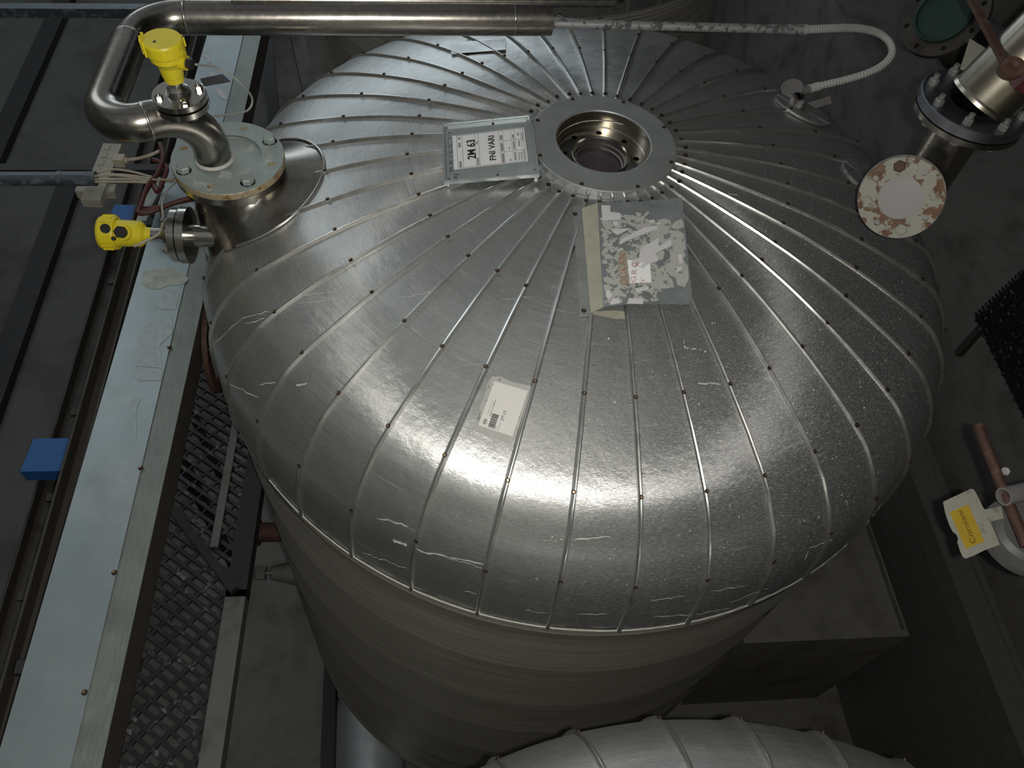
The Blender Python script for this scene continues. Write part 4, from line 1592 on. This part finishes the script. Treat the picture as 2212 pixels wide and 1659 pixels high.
for i in range(26):
    a = 2 * PI * i / 26
    c_ = vp + Vector((.045 * math.cos(a), .045 * math.sin(a), .012 + .003 * math.sin(3 * a)))
    mb.lathe([(.004, -.002), (.006, 0), (.004, .002), (.004, -.002)], c_, (math.cos(a) * (i % 2), math.sin(a) * (i % 2), 1 - (i % 2) * .6), n=8)
part(mb, 'chain', M['darksteel'], vc)
mb = MB()
q = [at(1745, 222, 5.66), at(1793, 207, 5.68), at(1797, 223, 5.66), at(1748, 238, 5.64)]
nn = (q[1] - q[0]).cross(q[3] - q[0]).normalized()
if nn.z < 0: nn = -nn
mb.prism(q, .0015, nn)
thing_mb(mb, 'metal_tag', M['pvc'], 'small pale blank tag chained to the round vent cap', 'tag')

# ================================================================== pipe tee upper right
TX, TY = at(2100, 232, 6.4)[:2]
tee = empty('pipe_tee', (TX, TY, 5.95), 'large stainless pipe branch with flanged joint and a rusty side flange, upper right', 'pipe')
mb = MB()
mb.cyl((TX, TY, 5.88), (TX, TY, 6.385), .088, 48)
mb.lathe([(.088, 6.325), (.0905, 6.33), (.088, 6.335)], (TX, TY, 0), n=48)
mb.lathe([(.088, 6.365), (.188, 6.365), (.188, 6.386), (.088, 6.386)], (TX, TY, 0), n=64)
part(mb, 'branch_body', M['steel'], tee)
mb = MB(); mb.lathe([(.10, 6.386), (.178, 6.386), (.178, 6.392)], (TX, TY, 0), n=64); part(mb, 'gasket', M['black'], tee)
mb = MB(); mb.lathe([(.09, 6.392), (.188, 6.392), (.188, 6.424), (.184, 6.427), (.09, 6.427)], (TX, TY, 0), n=64)
part(mb, 'upper_flange', M['purplesteel'], tee)
mb = MB()
tpo = Vector((TX + .06, TY + .02, 0))
up_dir = Vector((.42, .06, 1)).normalized()
mb.lathe([(.122, 0), (.119, .012), (.115, .02), (.115, 1.2)], (TX + .018, TY, 6.427), up_dir, n=56)
part(mb, 'upper_pipe', M['neck'], tee)
for i in range(8):
    a = R(10 + 45 * i)
    mb = MB(); bx, by = TX + .155 * math.cos(a), TY + .155 * math.sin(a)
    mb.hexa((bx, by, 6.427), (bx, by, 6.448), .0165, a); mb.cyl((bx, by, 6.445), (bx, by, 6.465), .0095, 12)
    part(mb, 'bolt', M['midsteel'], tee)
    mb = MB(); mb.hexa((bx, by, 6.345), (bx, by, 6.366), .0165, a); part(mb, 'nut', M['midsteel'], tee)
sc = at(1945, 428, 6.13)
sa = Vector((-.55, -.72, .52)).normalized()
mb = MB()
base_c = sc - sa * .095
mb.cyl(Vector((TX, TY, 6.05)), base_c, .066, 36)
mb.lathe([(.066, .0), (.148, .0), (.148, .03), (.146, .032), (.066, .032)], base_c, sa, n=64)
part(mb, 'side_branch', M['midsteel'], tee)
mb = MB()
x_ = sa.orthogonal().normalized(); y_ = sa.cross(x_)
ringp = lambda r, c, n: [c + x_ * math.cos(2 * PI * i / n) * r + y_ * math.sin(2 * PI * i / n) * r for i in range(n)]
hl_ = []
for i in range(4):
    a = R(22 + 90 * i)
    cc = sc + (x_ * math.cos(a) + y_ * math.sin(a)) * .112
    hl_.append([cc + x_ * math.cos(2 * PI * k / 14) * .011 + y_ * math.sin(2 * PI * k / 14) * .011 for k in range(14)])
hl_.append(ringp(.0755, sc, 48))
mb.prism(ringp(.143, sc, 64), .028, sa, hl_)
part(mb, 'rusty_flange', M['rustpaint'], tee, 'flange with flaking paint and rust')
mb = MB(); mb.lathe([(.0001, -.006), (.0755, -.006)], sc, sa, n=48); mb.lathe([(.0001, -.027), (.13, -.027)], sc, sa, n=48)
part(mb, 'grey_disc', M['pvc'], tee)
for i in range(4):
    a = R(67 + 90 * i)
    cc = sc + (x_ * math.cos(a) + y_ * math.sin(a)) * .112
    mb = MB(); mb.hexa(cc, cc + sa * .016, .022, a)
    part(mb, 'bolt', M['rustpaint'] if i != 2 else M['rust'], tee)

# lever and red part above the flange
mb = MB()
mb.bar(at(2083, -30, 6.62), at(2178, 150, 6.62), .026, .014)
lv = thing_mb(mb, 'valve_lever', M['rust'], 'brown rusty lever slanting across the top right corner', 'lever')
mb = MB(); cc = at(2183, 152, 6.70); mb.lathe([(.0001, 0), (.034, 0), (.034, .02), (.018, .02), (.016, .026), (.0001, .02)], cc, (-.3, -.4, 1), n=30)
mb.build('lever_boss', M['rust'], lv)
mb = MB(); mb.bar(at(2200, 165, 6.68), at(2300, 230, 6.6), .06, .05); thing_mb(mb, 'red_valve', simple('dark_red_paint', (.06, .012, .012), .5, .1, .2, 20), 'dark red valve part at the right edge beside the stainless pipe', 'valve')
# green flange further back
gz = 5.5
gc = at(2040, 32, gz)
gf = empty('green_flange', gc, 'dim flange with a green round cover in the upper right corner', 'flange')
ga = Vector((-.75, -.25, .62)).normalized()
gx = ga.orthogonal().normalized(); gy = ga.cross(gx)
gp = lambda r, t, h=0.0: gc + gx * math.cos(t) * r + gy * math.sin(t) * r + ga * h
mb = MB()
hs_ = []
for i in range(8):
    cc = gp(.215, R(20 + 45 * i))
    hs_.append([cc + gx * math.cos(2 * PI * k / 12) * .016 + gy * math.sin(2 * PI * k / 12) * .016 for k in range(12)])
mb.prism([gp(.255, 2 * PI * k / 56) for k in range(56)], .04, ga, hs_)
part(mb, 'flange_plate', M['brownsteel'], gf)
mb = MB(); mb.lathe([(.175, .0), (.175, .022), (.155, .03), (.148, .012), (.0001, .010)], gc, ga, n=48); part(mb, 'green_cover', M['green'], gf)
mb = MB(); mb.cyl(gc - ga * .04, gc - ga * 1.4, .15, 30); part(mb, 'standpipe', M['brownsteel'], gf)
mb = MB()
mb.prism([at(2095, 83, 6.43), at(2144, 113, 6.43), at(2098, 152, 6.43), at(2074, 148, 6.43)], .002)
thing_mb(mb, 'paper_tag', M['tagplate'], 'pale triangular scrap behind the upper flange at the top right', 'tag')
mb = MB()
mb.lathe([(.0001, 0), (.30, 0), (.30, .25), (.0001, .25)], at(2230, 40, 5.2), (0, 0, 1), n=40)
mb.lathe([(.17, .25), (.17, .8), (.0001, .8)], at(2230, 40, 5.2), (0, 0, 1), n=40)
thing_mb(mb, 'valve_bonnet', M['brownsteel'], 'dark round casing in the extreme top right corner', 'valve')

# ================================================================== right edge: yellow-labelled plate and valve
tz = 5.6
T = lambda x, y, z=tz: at(2020 + x / 10.37, 1050 + y / 10.37, z)
pltag = empty('name_plate', T(750, 800, tz), 'worn whitish plate with yellow label reading Corniani at the right edge', 'sign')
mb = MB()
out = [(180, 350), (500, 200), (800, 60), (870, 80), (920, 160), (1000, 320), (1060, 450), (1110, 525), (1250, 500), (1470, 450), (1540, 715), (1380, 760), (1235, 800), (1340, 1050), (1450, 1310), (1100, 1440), (860, 1560), (700, 1620), (630, 1590), (560, 1440), (540, 1360), (500, 1250), (520, 1180), (480, 1080), (400, 1020), (350, 920), (330, 880), (270, 720), (225, 570), (200, 450)]
mb.prism([T(x, y) for x, y in out], .002)
part(mb, 'plate', M['tagplate'], pltag)
mb = MB(); mb.prism([T(x, y, tz + .0012) for x, y in ((330, 580), (740, 410), (1110, 1240), (690, 1410))], .001)
part(mb, 'yellow_label', M['yellowlabel'], pltag)
mb = MB()
py_ = Patch(T(1110, 1240, tz + .0012), T(740, 410, tz + .0012), T(690, 1410, tz + .0012), T(330, 580, tz + .0012), (0, 0, 1))
py_.text(mb, 'Corniani', .06, .40, .93, .67, .0008, -.004)
part(mb, 'label_text', M['brownink'], pltag)
mb = MB()
vc_ = at(2225, 1150, 5.55)
vv = empty('ball_valve', vc_, 'grey valve with rusty rod at the right edge holding the yellow-labelled plate', 'valve')
mb.lathe([(.0001, 0), (.145, 0), (.145, .03), (.10, .03), (.085, .05), (.0001, .05)], vc_ - Vector((0, 0, .06)), (0, 0, 1), n=44)
mb.cyl(vc_ - Vector((0, 0, .10)), (7.9, vc_.y, vc_.z - .10), .05, 24)
part(mb, 'body', M['midsteel'], vv)
mb = MB(); mb.tube([at(2114, 920, 5.72), at(2128, 960, 5.72), at(2160, 1040, 5.70), at(2218, 1180, 5.68)], .0175, 16); part(mb, 'rusty_rod', M['rust'], vv)
mb = MB()
a_, b_ = at(2168, 1073, 5.72), at(2290, 1045, 5.70)
mb.tube([a_, b_], .031, 26, caps=False); mb.tube([b_, a_], .025, 26, caps=False); mb.lathe([(.025, 0), (.031, 0)], a_, (a_ - b_), n=26)
part(mb, 'pipe_sleeve', M['pvc'], vv)
mb = MB(); mb.hexa(at(2172, 1020, 5.66), at(2172, 1018, 5.70), .018); part(mb, 'nut', M['midsteel'], vv)

# grating corner on the right
rg = empty('steel_grating', at(2180, 700, 3.4), 'corner of a dark toothed steel grating at the right edge', 'grating')
mb = MB()
g0 = at(2112, 684, 3.4); g1 = at(2212, 590, 3.4); g2 = at(2212, 885, 3.4)
e1_ = (g1 - g0).normalized(); e2_ = (g2 - g0).normalized()
for i in range(26):
    p = g0 + e1_ * i * .055
    mb.bar(p, p + e2_ * 1.6, .010, .05)
for i in range(22):
    p = g0 + e2_ * (.02 + i * .075) + Vector((0, 0, -.005))
    mb.bar(p - e1_ * .03, p + e1_ * 1.42, .010, .03)
for i in range(26):
    p = g0 + e1_ * i * .055
    mb.prism([p, p + e1_ * .02, p - e2_ * .045 + e1_ * .01], .02)
part(mb, 'bars', M['grate'], rg)
for s_, t_ in ((.05, .1), (1.35, .1), (.05, 1.5), (1.35, 1.5)):
    p = g0 + e1_ * s_ + e2_ * t_
    mb = MB()
    mb.bar((p.x, p.y, 3.0), (p.x, p.y, 3.38), .05, .05, (0, 1, 0))
    part(mb, 'post', M['brownsteel'], rg)

# beams and sheets at the right
mb = MB(); mb.box((4.10, 2.6, 2.30), (.18, 9.0, .25)); mb.box((4.10, 2.6, 2.435), (.26, 9.0, .02)); mb.box((4.10, 2.0, 1.1), (.10, 7.0, 2.2))
thing_mb(mb, 'steel_beam', M['midsteel'], 'long grey steel beam running down the right side past the yellow-labelled plate', 'beam')
xr_ = at(2100, 1207, 2.45).x
mb = MB(); mb.box((xr_, 2.0, 2.45), (.05, 7.0, .05)); mb.box((xr_, 2.0, 1.2), (.03, 7.0, 2.4))
thing_mb(mb, 'steel_rail', M['midsteel'], 'thin steel rail right of the long grey beam', 'rail')
mb = MB(); mb.box((3.13, 3.55, .95), (1.36, 3.5, 1.9))
thing_mb(mb, 'concrete_plinth', M['concrete2'], 'flat grey-brown plinth below the right side of the large tank', 'plinth')
mb = MB(); mb.box((3.77, 3.4, 1.91), (.025, 3.1, .02))
thing_mb(mb, 'edge_strip', M['galv2'], 'pale worn strip along the right edge of the grey-brown plinth', 'strip')
mb = MB(); mb.box((6.45, 5.0, 1.5), (2.9, 16, 3.0))
thing_mb(mb, 'concrete_step', M['concrete2'], 'broad dark concrete step filling the right side behind the pipes', 'step')

# lamps hung under the ceiling
for i, (x, y, kind) in enumerate(((1.15, -5.35, 'tubeglow'), (-4.5, -2.0, 'tubecool'), (3.5, 9.5, 'tubecool'))):
    lf = empty('ceiling_light', (x, y, 10.2 if i else 6.5), ['warm tube lamp on the wall behind the viewer', 'cool tube lamp over the left rear', 'cool tube lamp over the far right'][i], 'lamp')
    z = lf.location.z
    mb = MB(); mb.box((x, y, z + .05), (1.5, .16, .06)); mb.bar((x - .5, y, z + .08), (x - .5, y, 11), .02, .02, (0, 1, 0)); mb.bar((x + .5, y, z + .08), (x + .5, y, 11), .02, .02, (0, 1, 0))
    part(mb, 'lamp_body', M['galvplate'], lf)
    mb = MB(); mb.cyl((x - .7, y, z), (x + .7, y, z), .02, 12); part(mb, 'lamp_tube', M[kind], lf)
